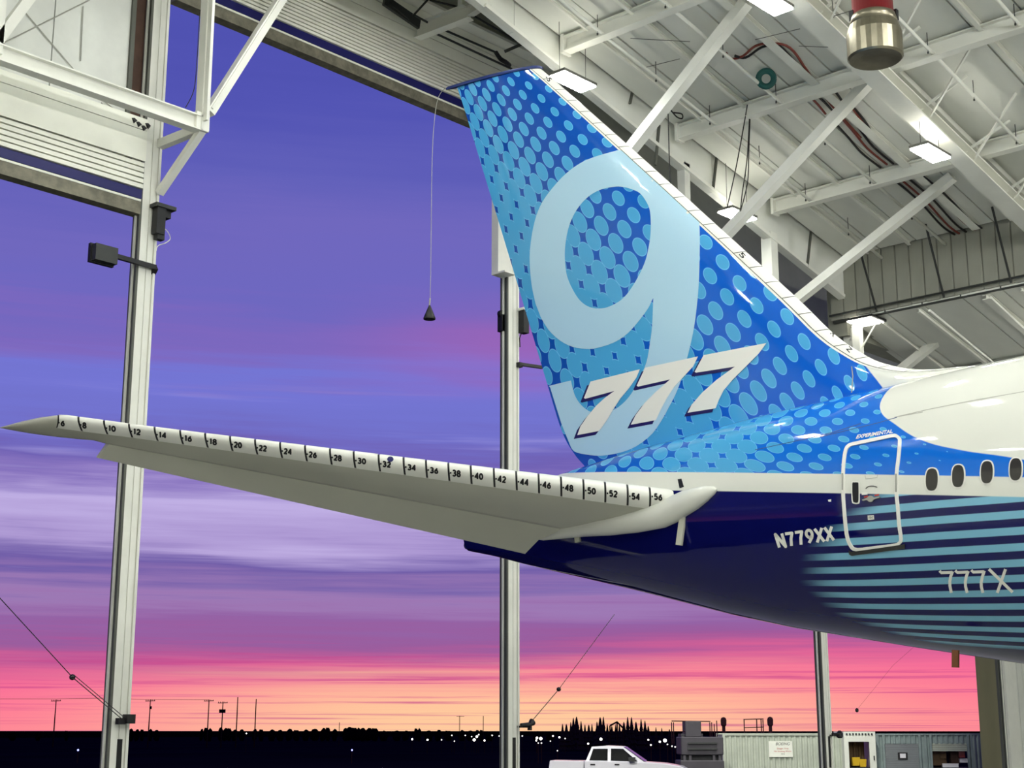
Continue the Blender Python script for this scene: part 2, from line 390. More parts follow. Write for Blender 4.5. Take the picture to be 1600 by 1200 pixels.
# pocket behind the curtain
pk = empty('trim_pocket', (-30, 40, 0), kind='structure')
mb = MB().box((XD - .1, 20.8, 25.2), (XD, 80, 28)).box((XD - .3, 6, 16.0), (XD - .25, 20.3, 29)).box((XD - .2, 6, 27.8), (XC - .2, 80, 28)).box((XC - .3, 6, 23.5), (XC - .26, 80, 27.9))
wmesh(mb, 'pocket_back', M['pocket'], pk)
wmesh(MB().box((XD + .32, 36.5, 17.2), (XD + .4, 69, 25.2)), 'pocket_back', M['pocket'], pk)
wmesh(MB().beam((XD + .5, 20, 25.45), (XD + .5, 48, 25.45), .5, .1), 'pocket_ledge', M['white_steel'], pk)
wmesh(MB().beam((XC - 2.0, 28, 24.9), (XC - 2.0, 48, 21.5), .1, .14), 'pocket_rail', M['white_steel'], pk)
a = at(652, 50, 'X', XD + .4); c = at(735, 18, 'X', XD + 2.6); e = at(762, 0, 'X', XC)
wmesh(MB().ibeam(a, c, .3, .5, .04), 'pocket_beam', M['white_steel'], pk)
wmesh(MB().ibeam(c, e, .25, .3, .04), 'pocket_beam', M['white_steel'], pk)
wmesh(MB().beam(at(722, 10, 'X', XD + 2.4), at(724, -60, 'X', XD + 2.4), .2, .2), 'pocket_post', M['white_steel'], pk)
wmesh(MB().beam(at(600, 0, 'X', XD + .9), at(655, 38, 'X', XD + .9), .1, .35), 'pocket_rail', M['dark_steel'], pk)
for p, q in (((735, 22), (818, 70)), ((690, 45), (775, 82)), ((680, 52), (800, 108)), ((668, 0), (645, 25)), ((610, 5), (640, 30)), ((672, 0), (715, 11)), ((648, 24), (668, 35))):
    wmesh(MB().beam(at(*p, 'X', XD + 1.0), at(*q, 'X', XD + 1.0), .04, .06), 'pocket_rail', M['dark_steel'], pk)
wmesh(MB().beam(at(790, 80, 'X', XD + 2), at(815, 69, 'X', XD + 2), .1, .1), 'pocket_rail', M['groove'], pk)
wmesh(MB().tube(catmull([at(775, 82, 'X', XD + .9), at(782, 92, 'X', XD + .8), at(790, 97, 'X', XD + .9), at(796, 102, 'X', XD + .8)], 3), .08, 6), 'cable_roll', M['dark'], pk)

# clerestory wall along X with single vertical sheets, wall foot rail and braces
wr = empty('wall_clerestory', (-20, 48.5, 17), kind='structure')
src = None
for k in range(38):
    x = -28.1 + .56 * k
    if src is None:
        src = MB().add([(0, 0, 0), (.5, 0, 0), (.53, .07, 0), (0, .07, 0), (0, 0, 2.5), (.5, 0, 2.5), (.53, .07, 2.5), (0, .07, 2.5)],
                       [(0, 1, 5, 4), (1, 2, 6, 5), (2, 3, 7, 6), (3, 0, 4, 7), (0, 3, 2, 1), (4, 5, 6, 7)]).build('wall_sheet', M['rib_wall'], wr); o = src
    else: o = src.copy(); col.objects.link(o)
    o.location = (x + 20, 0, .8 + random.uniform(-.01, .01))
wmesh(MB().box((-28.1, 48.58, 17.7), (60, 48.72, 21)), 'wall_backing', M['dark_steel'], wr)
wmesh(MB().box((-6.8, 48.5, 17.75), (60, 48.57, 20.4)), 'wall_sheet', M['rib_wall'], wr)
wmesh(MB().tube([(-28.1, 48.35, 17.95), (-6.8, 48.35, 17.95)], .04), 'foot_rail', M['dark_steel'], wr)
wmesh(MB().box((-28.4, 48.75, 17.2), (-27.6, 56, 20.4)), 'wall_return', M['rib_wall'], wr)
for p, q in (((1346, 400), (1370, 487)), ((1446, 350), (1475, 465)), ((1550, 323), (1580, 442))):
    wmesh(MB().beam(at(*p, 'Y', 47.4), at(*q, 'Y', 48.35), .06, .06), 'wall_brace', M['dark_steel'], wr)

# knee braces from the curtain to the roof: each its own member
for i, (p, q, lab) in enumerate((((-21.6, 33.4, 22.95), (-27.2, 33.4, 18.6), 'long white diagonal brace rising from behind the fin top to the roof'),
                                 ((-20.55, 38.5, 21.95), (-27.2, 38.5, 17.45), 'long white diagonal brace below the hanging red and tin unit'),
                                 ((-21.1, 44.8, 20.75), (-27.35, 44.8, 17.65), 'white diagonal brace in front of the dark ribbed wall'),
                                 ((-23.2, 52., 18.55), (-27.3, 52., 16.3), 'short white diagonal brace just above the white fuselage crown'))):
    d = (Vector(p) - Vector(q)).normalized(); q = Vector(q) - d * .0
    mb = MB().prism([(-.17, -.15), (.17, -.15), (.17, .15), (.12, .15), (.12, -.1), (-.12, -.1), (-.12, .15), (-.17, .15)], q, p, (0, 0, 1))
    tmesh(mb, 'diagonal_brace', M['white_steel'], lab, 'brace', 'white diagonal roof braces')

# sprinkler pipes, with hangers as parts
for x, y0, y1, lab in ((-25.7, 22, 48.2, 'thin white sprinkler pipe nearest the door curtain, above the fin'), (-23.2, 22, 48.3, 'thin white sprinkler pipe second from the door curtain'),
                       (-18.07, 22, 48.2, 'thin white pipe just right of the roof girder'), (-15.45, 22, 48.2, 'thin white sprinkler pipe at the top right corner')):
    r = empty('sprinkler_pipe', (x, y0, deckz(y0) - .5), lab, 'pipe', 'sprinkler pipes under the roof')
    wmesh(MB().tube([(x, y0, deckz(y0) - .5), (x, y1, deckz(y1) - .5)], .055, 8), 'pipe', M['white_steel'], r, smooth=True)
    for Y in np.arange(y0 + 1.2, y1 - .2, 2.83):
        wmesh(MB().tube([(x, Y, deckz(Y) - .56), (x, Y, deckz(Y) + .02)], .014, 4).lathe((x, Y, deckz(Y) - .66), [(.03, 0), (.03, .05), (.01, .08)], 6), 'hanger', M['dark_steel'], r)
r = empty('sprinkler_pipe', (-25, 50, 17), 'thin white pipe under the low roof right of the twin lamp', 'pipe', 'sprinkler pipes under the roof')
wmesh(MB().tube([at(1452, 485, 'Z', 16.95), at(1556, 570, 'Z', 15.9)], .05, 6), 'pipe', M['white_steel'], r)
r = empty('sprinkler_pipe', (-22, 50, 17), 'thin white pipe under the low roof at the right edge', 'pipe', 'sprinkler pipes under the roof')
wmesh(MB().tube([at(1548, 465, 'Z', 17.2), at(1612, 525, 'Z', 16.4)], .05, 6), 'pipe', M['white_steel'], r)
# thin cross wires / rods under the deck
rods = MB()
for p, q in (((985, 60), (1078, 65)), ((1010, 105), (1062, 92)), ((1300, 0), (1303, 28)), ((1300, 26), (1450, -20)), ((1080, 200), (1240, 210)), ((1135, 195), (1200, 160)),
             ((1200, 175), (1245, 160)), ((1180, 62), (1250, 45)), ((1248, 72), (1305, 74)), ((1440, 122), (1600, 72)), ((1480, 90), (1600, 40)), ((1345, 145), (1375, 135)),
             ((1280, 220), (1230, 232)), ((1405, 205), (1432, 196)), ((1445, 348), (1600, 355)), ((1560, 238), (1600, 225))):
    rods.tube([tuple(at(*p, 'Z', roof(38) - .1)), tuple(at(*q, 'Z', roof(38) - .1))], .012, 4)
tag(wmesh(rods, 'tie_rod', M['groove'], ceiling), kind='stuff')

# ------------------------------------------------------------------ lamps
def make_lamp(loc, label, group='twin panel hangar lamps', hang=1.5, rz=0):
    r = empty('hangar_lamp', loc, label, 'lamp', group, rz=rz)
    MB().box((-.32, -.75, .05), (.32, .75, .14)).build('lamp_housing', M['lamp_body'], r)
    for x0, x1 in ((-.3, -.02), (.02, .3)): MB().box((x0, -.72, .0), (x1, .72, .05)).build('diffuser', M['lamp'], r)
    MB().box((-.2, -.6, .14), (.2, .6, .15)).build('added_uplight_panel', M['added_up'], r)  # added glowing panel, hidden from below, lifts the ceiling brightness
    for y in (-.6, .6): MB().tube([(0, y, .14), (0, y, hang)], .01, 4).build('hanger', M['dark_steel'], r)
    return r
names = {(-26.6, 31.6): 'bright twin lamp glowing beside the top of the fin edge', (-19.6, 31.4): 'bright twin lamp cut by the top edge above the cable bundle',
         (-19.6, 40.2): 'bright twin lamp below the girder, right of the cable bundle', (-27.0, 40.7): 'twin lamp seen edge-on, half hidden behind the fin edge'}
L0 = None
for X_ in (-26.8, -19.6, -12.0, -4.5, 3.0, 10.5, 18.0, 28.0, 40.0):
    for Y_ in (-13.5, -4.5, 4.5, 13.5, 22.5, 31.5, 40.4, 51.5, 62.0):
        if X_ < -26 and Y_ > 50: continue
        loc = (X_, Y_, deckz(Y_) - 1.75); lab = 'twin panel lamp hanging under the roof outside the frame'
        for (ax, ay), l in names.items():
            if abs(ax - X_) < .3 and abs(ay - Y_) < .4: lab = l; loc = (ax, ay, deckz(ay) - 1.95)
        if L0 is None: L0 = make_lamp(loc, lab, hang=1.75)
        else: dup(L0, loc, label=lab)
# lamp on its own post
p = at(1357, 503, 'X', -26.6)
r = empty('post_lamp', (p.x, p.y, p.z), 'white twin lamp on a square post in front of the ribbed wall', 'lamp', 'twin panel hangar lamps')
MB().box((-.45, -.55, .04), (.45, .55, .12)).build('lamp_housing', M['dark'], r)
for y0, y1 in ((-.5, -.06), (.06, .5)): MB().box((-.62, y0, .0), (.36, y1, .05)).build('diffuser', M['lamp_dim'], r)
MB().box((-.72, .0, -1.9), (-.42, .3, .0)).build('lamp_post', M['white_steel'], r)
MB().beam((-.42, .15, -.9), (.2, .15, -.1), .05, .05).build('lamp_strut', M['white_steel'], r)

# red / tin hanging unit
c = at(1368, 93, 'Z', 19.3); S = (c - EYE).length / 2334
r = empty('suspended_duct_unit', c, 'hanging drum with dark red top and dull tin skirt near the top edge', 'duct')
s = 41 * S
MB().lathe((0, 0, 0), [(.02, .16 * s), (.5 * s, .1 * s), (.93 * s, 0), (s, .05), (s, .95 * s), (.9 * s, 1.3 * s)], 32).build('tin_skirt', M['metal'], r, smooth=False)
MB().lathe((0, 0, 0), [(.9 * s, 1.3 * s), (.80 * s, 1.66 * s), (.79 * s, 1.7 * s)], 32).build('tin_collar', M['metal'], r, smooth=True)
MB().lathe((0, 0, 0), [(.78 * s, 1.68 * s), (.74 * s, 1.7 * s), (.74 * s, 4.2 * s), (.3 * s, 4.4 * s)], 32).build('red_drum', M['red'], r, smooth=True)
MB().lathe((0, 0, 0), [(.12 * s, 4.4 * s), (.12 * s, 5.2 * s)], 8).build('suspension_rod', M['dark_steel'], r)
for a in (0.6, 3.9): MB().box((math.cos(a) * .78 * s - .05, math.sin(a) * .78 * s - .05, 1.5 * s), (math.cos(a) * .78 * s + .07, math.sin(a) * .78 * s + .07, 1.9 * s)).build('clip', M['dark'], r)
mb = MB().lathe((0, 0, 0), [(.1 * s, 0), (.1 * s, .02)], 12)
o = mb.build('white_disc', M['white_mark'], r); o.rotation_euler = (PI / 2, 0, YAW); o.location = -CF * .75 * s + Vector((0, 0, 2.35 * s)) + CR * .05

# cable bundle under the roof
def cable(pts, m, label, rad=.04, group='power cables slung under the roof', z=None, n=5):
    P3 = [at(x, y, 'Z', 0) if z is None else z(x, y) for x, y in pts]
    return tmesh(MB().tube(catmull([tuple(p) for p in P3], n), rad, 5), 'cable', m, label, 'cable', group, smooth=True)
def onroof(drop):
    def g(x, y):
        r_ = ray(x, y); k = (20.15 - drop + .19 * 48.5 - EYE.z - .19 * EYE.y) / (r_.z + .19 * r_.y); return EYE + r_ * k
    return g
cable([(1135, 83), (1140, 92), (1160, 88), (1180, 72), (1205, 68), (1235, 75), (1262, 112), (1300, 165), (1345, 215)], M['cable_red'], 'loose red cable looping left above the teal coil', z=onroof(.12))
cable([(1148, 87), (1165, 90), (1190, 74), (1215, 71), (1235, 88), (1258, 115)], M['cable_blk'], 'loose black cable crossing the red loop above the teal coil', z=onroof(.12))
for k, (a_, b_, c_, d_) in enumerate(((1252, 140, 1290, 178), (1262, 139, 1300, 172), (1280, 133, 1310, 163), (1289, 129, 1316, 158))):
    cable([(a_, b_), ((a_ + c_) / 2 + 3, (b_ + d_) / 2), (c_, d_)], M['cable_blk'] if k % 2 else M['cable_red'], ['first', 'second', 'third', 'fourth'][k] + ' cable from the left in the short run above the long brace', z=onroof(.1))
for k, (a_, b_, c_, d_, s_) in enumerate(((1303, 190, 1376, 262, 4), (1311, 180, 1386, 257, 4), (1318, 170, 1396, 256, 5), (1325, 160, 1405, 254, 6), (1331, 164, 1412, 251, 10))):
    cable([(a_, b_), (a_ * .7 + c_ * .3 - s_ * .2, b_ * .68 + d_ * .32), (a_ * .35 + c_ * .65 - s_, b_ * .35 + d_ * .65 + s_ * .5), (c_, d_)], M['cable_red'] if k % 2 else M['cable_blk'], ['first', 'second', 'third', 'fourth', 'fifth'][k] + ' cable from the left in the run just left of the girder lamp', z=onroof(.1))
for k, (a_, b_, c_, d_) in enumerate(((1397, 281, 1494, 368), (1406, 279, 1504, 368), (1416, 276, 1516, 366), (1426, 273, 1528, 362), (1436, 270, 1538, 359))):
    cable([(a_, b_), (a_ * .6 + c_ * .4, b_ * .6 + d_ * .4 - 2), (a_ * .2 + c_ * .8 - 3, b_ * .2 + d_ * .8 + 2), (c_, d_)], M['cable_red'] if k % 2 else M['cable_blk'], ['first', 'second', 'third', 'fourth', 'fifth'][k] + ' cable from the left in the run ending at the ribbed wall', z=onroof(.1))
# teal hose coil
g = onroof(.35); p = g(1197, 123); q = g(1212, 123); R = (q - p).length
mb = MB()
for k in range(5):
    rr = R * (.62 + .09 * k); mb.tube([(rr * math.cos(2 * PI * i / 20), rr * math.sin(2 * PI * i / 20), .03 * (k % 2)) for i in range(21)], .045, 5)
o = mb.build('hose_coil', M['teal'], None, smooth=True, loc=p); o.rotation_euler = (math.radians(112), 0, YAW); tag(o, 'teal green hose coil hung under the roof beside a beam', 'hose coil')
# hanging black cords
for pts, lab in ((((1172, 134), (1165, 180), (1150, 262), (1136, 325)), 'black cord hanging furthest left from below the teal coil'),
                 (((1173, 134), (1168, 240), (1160, 300), (1157, 328)), 'black cord hanging in the middle below the teal coil'),
                 (((1174, 134), (1170, 235), (1168, 285), (1157, 330)), 'black cord hanging furthest right below the teal coil'),
                 (((1044, 178), (1045, 220), (1047, 288)), 'dark cord pair hanging behind the fin edge above the numeral')):
    cable(pts, M['cable_blk'], lab, .018, 'cords hanging from the roof', z=lambda x, y: at(x, y, 'X', -24.5))
cable([(1048, 172), (1058, 183), (1066, 185), (1065, 178), (1052, 176)], M['cable_blk'], 'small black cable loop left of the hanging cords', .025, z=onroof(.3))

# ------------------------------------------------------------------ door: fabric sections, header
def fabric_door(name, y0, y1, zb, zt, wide):
    d = empty(name, (XD, (y0 + y1) / 2, zb), kind='structure')
    wmesh(MB().beam((XD, y0, zb + .17), (XD, y1, zb + .17), .34, .34), 'bottom_tube', M['raw_steel'], d)
    wmesh(MB().box((XD - .05, y0, zb + .35), (XD + .17, y1, zb + .41)), 'bottom_rail', M['fabric'], d)
    wmesh(MB().box((XD - .05, y0, zb + .42), (XD + .19, y1, zb + .67)), 'bottom_strip', M['blue_trim'], d)
    z = zb + .69; k = 0
    while z < zb + .69 + wide[0]:
        wmesh(MB().box((XD + .05, y0, z + .01), (XD + .23, y1, z + wide[1] - .03)), 'fabric_fold', M['fabric'], d); z += wide[1]; k += 1
    for h in wide[2]:
        wmesh(MB().prism([(-.12, 0), (.12, .06), (.12, h - .08), (-.12, h - .02)], (XD + .16, y1, z), (XD + .16, y0, z)), 'fabric_fold', M['fabric'], d); z += h
    wmesh(MB().box((XD - .05, y0, zb + .4), (XD + .04, y1, zt)), 'fabric_backing', M['fabric'], d)
    return d
fabric_door('door_2', 21.5, 69.4, 22.25, 25.3, (1.15, .12, (.42, .42, .42, .42)))
d1 = fabric_door('door_1', 6.2, 20.75, 15.82, 18.0, (.72, .15, (.86, .34)))
wmesh(MB().beam((XD + .2, 6.2, 17.62), (XD + .2, 20.75, 17.62), .12, .22), 'fabric_beam', M['fabric'], d1)
for k, (a_, b_) in enumerate(((6.2, 12.0), (12.03, 15.4), (15.43, 18.0), (18.03, 20.3))):
    wmesh(MB().box((XD - .12, a_, 17.9), (XD - .06, b_, 26)), 'sheeting_panel', M['sheet'], d1)
for p, q in (((0, 70), (140, 0)), ((40, 20), (125, 120)), ((158, 160), (192, 202)), ((130, 10), (126, 95)), ((163, 158), (180, 172))):
    wmesh(MB().tube([at(*p, 'X', XD - .03), at(*q, 'X', XD - .03)], .018, 4), 'bracing_wire', M['seam_grey'], d1)
wmesh(MB().box((XD - .2, 20.32, 17.9), (XD - .1, 20.72, 26)), 'plywood_filler', M['brown'], d1)
wmesh(MB().box((XD - .1, 20.24, 17.9), (XD + .02, 20.36, 26)), 'edge_strip', M['groove'], d1)
mb = MB().box((XD + .0, 20.2, 17.55), (XD + .25, 20.72, 17.62)).box((XD + .0, 20.25, 17.3), (XD + .15, 20.45, 17.52))
for (x, y) in ((205, 186), (212, 192), (220, 198), (226, 194)): mb.tube([at(x, y, 'X', XD + .2), at(x + 6, y + 6, 'X', XD + .25)], .09, 6)
wmesh(mb, 'winch', M['dark'], d1)

def column(Y, z1, label, w=.5, dp=.34):
    r = empty('door_column', (XD, Y, 0), label, 'column', 'vertical columns across the door opening')
    MB().box((-.17, -w / 2, 0), (.12, w / 2, z1)).build('column_core', M['white_steel'], r)
    MB().box((.12, -w / 2, 0), (.16, -w / 2 + .2, z1)).build('face_strip', M['white_steel'], r)
    MB().box((.12, -w / 2 + .24, 0), (.15, w / 2 - .1, z1)).build('face_strip', M['white_steel'], r)
    MB().box((.12, w / 2 - .07, 0), (.18, w / 2, z1)).build('face_strip', M['white_steel'], r)
    MB().box((-.17, -w / 2 - .05, 0), (-.09, -w / 2, z1)).build('guide_rail', M['groove'], r)
    MB().box((-.05, -w / 2 - .09, 0), (.0, -w / 2, z1)).build('guide_rail', M['white_steel'], r)
    MB().box((.02, -w / 2 - .04, 0), (.09, -w / 2, z1)).build('guide_rail', M['dark_steel'], r)
    MB().box((.1, -w / 2 - .07, 0), (.16, -w / 2, z1)).build('guide_rail', M['groove'], r)
    MB().box((.15, -.06, 1.2), (.175, .08, 2.42)).build('cover_slot', M['black'], r)
    return r
column(21.05, 25.3, 'tall white ribbed column left of centre, behind the stabilizer tip')
column(35.25, 22.3, 'tall white ribbed column in the middle, behind the fin')
column(53.95, 22.3, 'white ribbed column right of centre under the fuselage', .46)
# box on the middle column behind the fin edge
a = at(776, 345, 'X', XD + .2)
tmesh(MB().box((XD - .1, 34.45, 17.4), (XD + .2, 34.98, 21.2)).box((XD - .1, 34.45, 17.34), (XD + .5, 34.98, 17.4)), 'guide_box', M['white_steel'], 'white hollow guide box hung left of the middle column', 'guide box')
# right jamb
jamb = empty('trim_jamb', (XD, 70.5, 0), kind='structure')
wmesh(MB().box((XD - .9, 69.62, 0), (XD + .1, 70.0, 26)), 'jamb_sheet', M['olive'], jamb)
for k, m_ in enumerate(('groove', 'dark_steel', 'groove', 'white_steel', 'dark_steel')):
    wmesh(MB().box((XD + .1, 69.62 + .1 * k, 0), (XD + .22 + .03 * (k % 2), 69.71 + .1 * k, 26)), 'jamb_strip', M[m_], jamb)
wmesh(MB().box((XD + .1, 70.12, 0), (XD + .35, 71.3, 26)), 'jamb_post', M['white_steel'], jamb)
for k in range(10): wmesh(MB().box((XD + .0, 71.35 + .62 * k, 0), (XD + .12, 71.92 + .62 * k, 26)), 'wall_sheet', M['deck'], jamb)
wmesh(MB().box((XD - .1, 70.0, 0), (XD, 80, 26)), 'wall_backing', M['deck'], jamb)

# bracket truss at the upper left
XT = XD + 1.8
N = Vector((XT, 21.4, 18.1))
tr = empty('bracket_truss', (XT, 18, 15.9), 'white steel bracket truss at upper left whose members meet left of the sky opening', 'truss')
wmesh(MB().ibeam((XT, 6, 18.05), (XT, 21.35, 18.05), .3, .42, .04), 'bottom_chord', M['white_steel'], tr)
wmesh(MB().beam(N + Vector((0, 0, -.25)), (XT, 21.4, 26), .24, .3, (1, 0, 0)).beam(N + Vector((.14, -.05, .0)), (XT + .14, 21.35, 26), .06, .34, (1, 0, 0)), 'vertical', M['white_steel'], tr)
d_ = at(470, -50, 'X', XT)
wmesh(MB().beam(N + (d_ - N) * .06, d_, .24, .28, (1, 0, 0)).beam(N + (d_ - N) * .06 + Vector((.12, 0, .1)), d_ + Vector((.12, 0, .1)), .06, .12, (1, 0, 0)), 'diagonal', M['white_steel'], tr)
k_ = at(249, 302, 'X', XD + .2)
wmesh(MB().beam(N - Vector((0, 0, .2)), k_, .16, .2, (0, 1, 0)), 'kicker', M['white_steel'], tr)
h_ = at(250, 226, 'X', XD + .15)
wmesh(MB().beam(N - Vector((0, 0, .12)), h_, .2, .24), 'outrigger', M['white_steel'], tr)
wmesh(MB().box((XT - .1, 21.15, 17.9), (XT + .12, 21.55, 18.35)), 'gusset', M['white_steel'], tr)
N2 = at(-6, 66, 'X', XT)
wmesh(MB().beam(N2, at(62, -25, 'X', XT), .24, .26, (1, 0, 0)), 'diagonal', M['white_steel'], tr)
wmesh(MB().beam(N2 + Vector((0, 0, -.3)), at(2, -40, 'X', XT), .24, .26, (1, 0, 0)), 'vertical', M['white_steel'], tr)
cable([(312, 20), (308, 90), (303, 140), (290, 168)], M['cable_blk'], 'thin dark wire hanging beside the truss vertical', .012, 'thin wires', z=lambda x, y: at(x, y, 'X', XT + .1))

# things fixed to the columns
def colthing(name, parts, label, cat, loc):
    r = empty(name, loc, label, cat)
    for nm, m_, mb_ in parts: wmesh(mb_, nm, M[m_], r)
    return r
a = at(166, 396, 'X', XD + .35); b_ = at(243, 418, 'X', XD + .25)
colthing('flood_lamp', [('lamp_head', 'dark_steel', MB().box((a.x - .12, a.y - .36, a.z - .25), (a.x + .1, a.y + .28, a.z + .18))), ('lamp_rim', 'dark', MB().box((a.x - .2, a.y - .4, a.z - .28), (a.x - .1, a.y + .3, a.z + .22))),
                        ('arm', 'dark', MB().beam(a, b_, .1, .12)), ('elbow', 'dark', MB().beam(b_, b_ + Vector((-.15, .02, -.12)), .12, .14))],
         'dark square flood lamp on an arm left of the left column', 'lamp', (XD + .2, 20.8, a.z - .3))
a = at(247, 343, 'X', XD + .3)
colthing('door_motor', [('motor_case', 'dark', MB().box((a.x - .1, a.y - .12, a.z - .42), (a.x + .14, a.y + .14, a.z + .38))), ('motor_foot', 'dark', MB().box((a.x - .1, a.y - .04, a.z - .55), (a.x + .08, a.y + .18, a.z - .4))),
                        ('bracket', 'dark_steel', MB().box((a.x - .12, a.y - .2, a.z + .3), (a.x + .2, a.y + .42, a.z + .4))), ('side_unit', 'dark', MB().box((a.x - .16, a.y + .2, a.z + .1), (a.x + .05, a.y + .36, a.z + .4))),
                        ('cable_loop', 'white_steel', MB().tube(catmull([tuple(at(x, y, 'X', XD + .3)) for x, y in ((254, 355), (262, 362), (266, 373), (258, 380), (247, 384), (244, 392))], 4), .012, 4))],
         'black motor unit on the left column just below the door fabric', 'motor', (XD + .2, a.y, a.z - .5))
a = at(818, 503, 'X', XD + .3)
colthing('door_motor', [('motor_case', 'dark', MB().box((a.x - .1, a.y - .14, a.z - .4), (a.x + .14, a.y + .12, a.z + .36))), ('bracket', 'white_steel', MB().box((a.x - .1, a.y - .2, a.z + .36), (a.x + .2, a.y + .22, a.z + .44))),
                        ('hook', 'dark', MB().tube([(a.x, a.y - .1, a.z - .4), (a.x, a.y - .2, a.z - .6), (a.x, a.y - .18, a.z - .9)], .02, 5))],
         'black motor unit on the right face of the middle column', 'motor', (XD + .2, a.y, a.z - .6))
a = at(784, 505, 'X', XD - .1)
colthing('door_roller', [('roller_case', 'dark', MB().box((a.x - .1, a.y - .1, a.z - .3), (a.x + .1, a.y + .1, a.z + .28))), ('roller', 'dark', MB().lathe((a.x, a.y - .02, a.z + .3), [(.14, -.06), (.14, .06)], 14, 'X')), ('foot', 'dark', MB().tube([(a.x, a.y, a.z - .3), (a.x, a.y + .05, a.z - .42)], .05, 6))],
         'slim black roller unit on the left side of the middle column', 'roller', (a.x, a.y, a.z - .45))
a, b_ = at(812, 569, 'X', XD + .25), at(847, 574, 'X', XD + .5)
colthing('side_arm', [('arm', 'dark', MB().beam(a, b_, .1, .1)), ('arm_root', 'dark', MB().box((a.x - .1, a.y - .06, a.z - .1), (a.x + .05, a.y + .1, a.z + .06)))],
         'black arm sticking out of the middle column toward the fin', 'bracket', a)
for px, lab, sgn in ((196, 'black camera box low on the left column', 'box'), (826, 'dark hooded camera low on the middle column', 'hood'), (1308, 'black camera on a short arm low on the right column', 'arm')):
    py = {196: 1124, 826: 1133, 1308: 1147}[px]; a = at(px, py, 'X', XD + .35)
    ps = []
    if sgn == 'box': ps = [('camera_body', 'dark', MB().box((a.x - .1, a.y - .02, a.z - .1), (a.x + .1, a.y + .22, a.z + .12))), ('mount', 'dark', MB().box((a.x - .12, a.y - .2, a.z - .12), (a.x + .02, a.y, a.z + .03)))]
    elif sgn == 'hood': ps = [('camera_body', 'dark', MB().tube([(a.x, a.y - .35, a.z), (a.x, a.y + .05, a.z + .02), (a.x, a.y + .18, a.z + .1)], [.06, .07, .12], 10)), ('mount', 'dark', MB().box((a.x - .05, a.y + .0, a.z - .16), (a.x + .05, a.y + .1, a.z)))]
    else: ps = [('arm', 'dark', MB().tube([(a.x, a.y - .35, a.z), (a.x, a.y + .1, a.z)], .06, 8)), ('camera_body', 'dark', MB().lathe((a.x, a.y + .2, a.z - .06), [(.08, -.1), (.13, -.04), (.13, .1), (.05, .2)], 12))]
    cy_ = {196: 21.05, 826: 35.4, 1308: 54.1}[px]; ps.append(('wall_bracket', 'dark', MB().beam((XD + .1, cy_, a.z - .05), (a.x, a.y if sgn != 'arm' else a.y - .3, a.z - .05), .06, .06)))
    colthing('security_camera', ps, lab, 'camera', (a.x, a.y, a.z - .2))
# guy cables with tension balls
def guy(pts, ball, label, ax=XD + .6):
    r = empty('guy_cable', at(*pts[-1], 'X', ax), label, 'cable', 'slack cables to the cameras')
    wmesh(MB().tube([at(x, y, 'X', ax) for x, y in pts], .012, 4), 'wire', M['dark_steel'], r)
    if len(pts) > 2: wmesh(MB().tube([at(x + 3, y - 3, 'X', ax) for x, y in pts[1:]], .010, 4), 'wire', M['dark_steel'], r)
    b0 = at(*ball, 'X', ax); wmesh(MB().lathe((b0.x, b0.y, b0.z - .05), [(.01, -.02), (.06, 0), (.075, .05), (.06, .1), (.01, .12)], 10), 'ball', M['dark'], r)
guy([(-8, 926), (113, 1058), (190, 1123)], (113, 1058), 'thin slack cable with black ball left of the left column')
guy([(960, 960), (873, 1077), (828, 1130)], (873, 1077), 'thin slack cable with dark ball right of the middle column', XD + .3)
b0 = at(1339, 1110, 'X', XD); r = empty('ball_line', b0, 'small dark ball on a hair thin line against pink sky, right of the right column', 'ball')
MB().lathe((0, 0, 0), [(.01, -.08), (.07, -.04), (.07, .04), (.02, .1)], 10).build('ball', M['dark'], r)
wmesh(MB().tube([b0, at(1343, 1104, 'X', XD), at(1395, 1040, 'X', XD - .5), at(1440, 1000, 'X', XD - .8)], .005, 4), 'line', M['dark_steel'], r)

# ------------------------------------------------------------------ AIRLINER (frame: x = nose, y = port, z = up, origin on the floor under the centreline)
YA = 26.6
air = empty('airliner', (0, YA, 0), 'large blue and white jet airliner, tail end toward the open hangar door', 'airplane')
SX = [-25.9, -25, -24, -23, -22.3, -20.6, -18, -16.6, -14, -12, -10, -8, -4, 0, 30]
SZB = [6.97, 6.77, 6.5, 6.25, 6.08, 5.66, 4.98, 4.66, 4.18, 3.83, 3.48, 3.18, 2.75, 2.55, 2.5]
SZT = [7.75, 8.1, 8.35, 8.5, 8.6, 8.8, 9.03, 9.15, 9.27, 9.38, 9.45, 9.45, 9.45, 9.4, 9.4]
SW = [.22, .42, .65, .9, 1.03, 1.35, 1.8, 2.0, 2.35, 2.6, 2.8, 2.95, 3.1, 3.1, 3.1]
def fus(x): return np.interp(x, SX, SZB), np.interp(x, SX, SZT), np.interp(x, SX, SW)
NT = 96
xs = np.concatenate([np.linspace(-25.9, -8, 110), np.linspace(-7.5, 30, 30)])
rows = []; arcs = []
for x in xs:
    zb, zt, w = fus(x); h = (zt - zb) / 2; zc = (zt + zb) / 2
    tt = np.linspace(0, 2 * PI, NT + 1)
    rows.append([(x, -w * math.sin(t_), zc + h * math.cos(t_)) for t_ in tt])
    tf = np.linspace(0, 2 * PI, NT + 1); ds = np.hypot(w * np.diff(np.sin(tf)), h * np.diff(np.cos(tf)))
    arcs.append(np.concatenate([[0], np.cumsum(ds)]))
fm = MB().grid(rows)
fm.add(rows[0][:-1], [tuple(range(NT))]); fm.add(rows[-1][:-1], [tuple(range(NT))])
me = bpy.data.meshes.new('fuselage'); me.from_pydata(fm.v, [], fm.f)
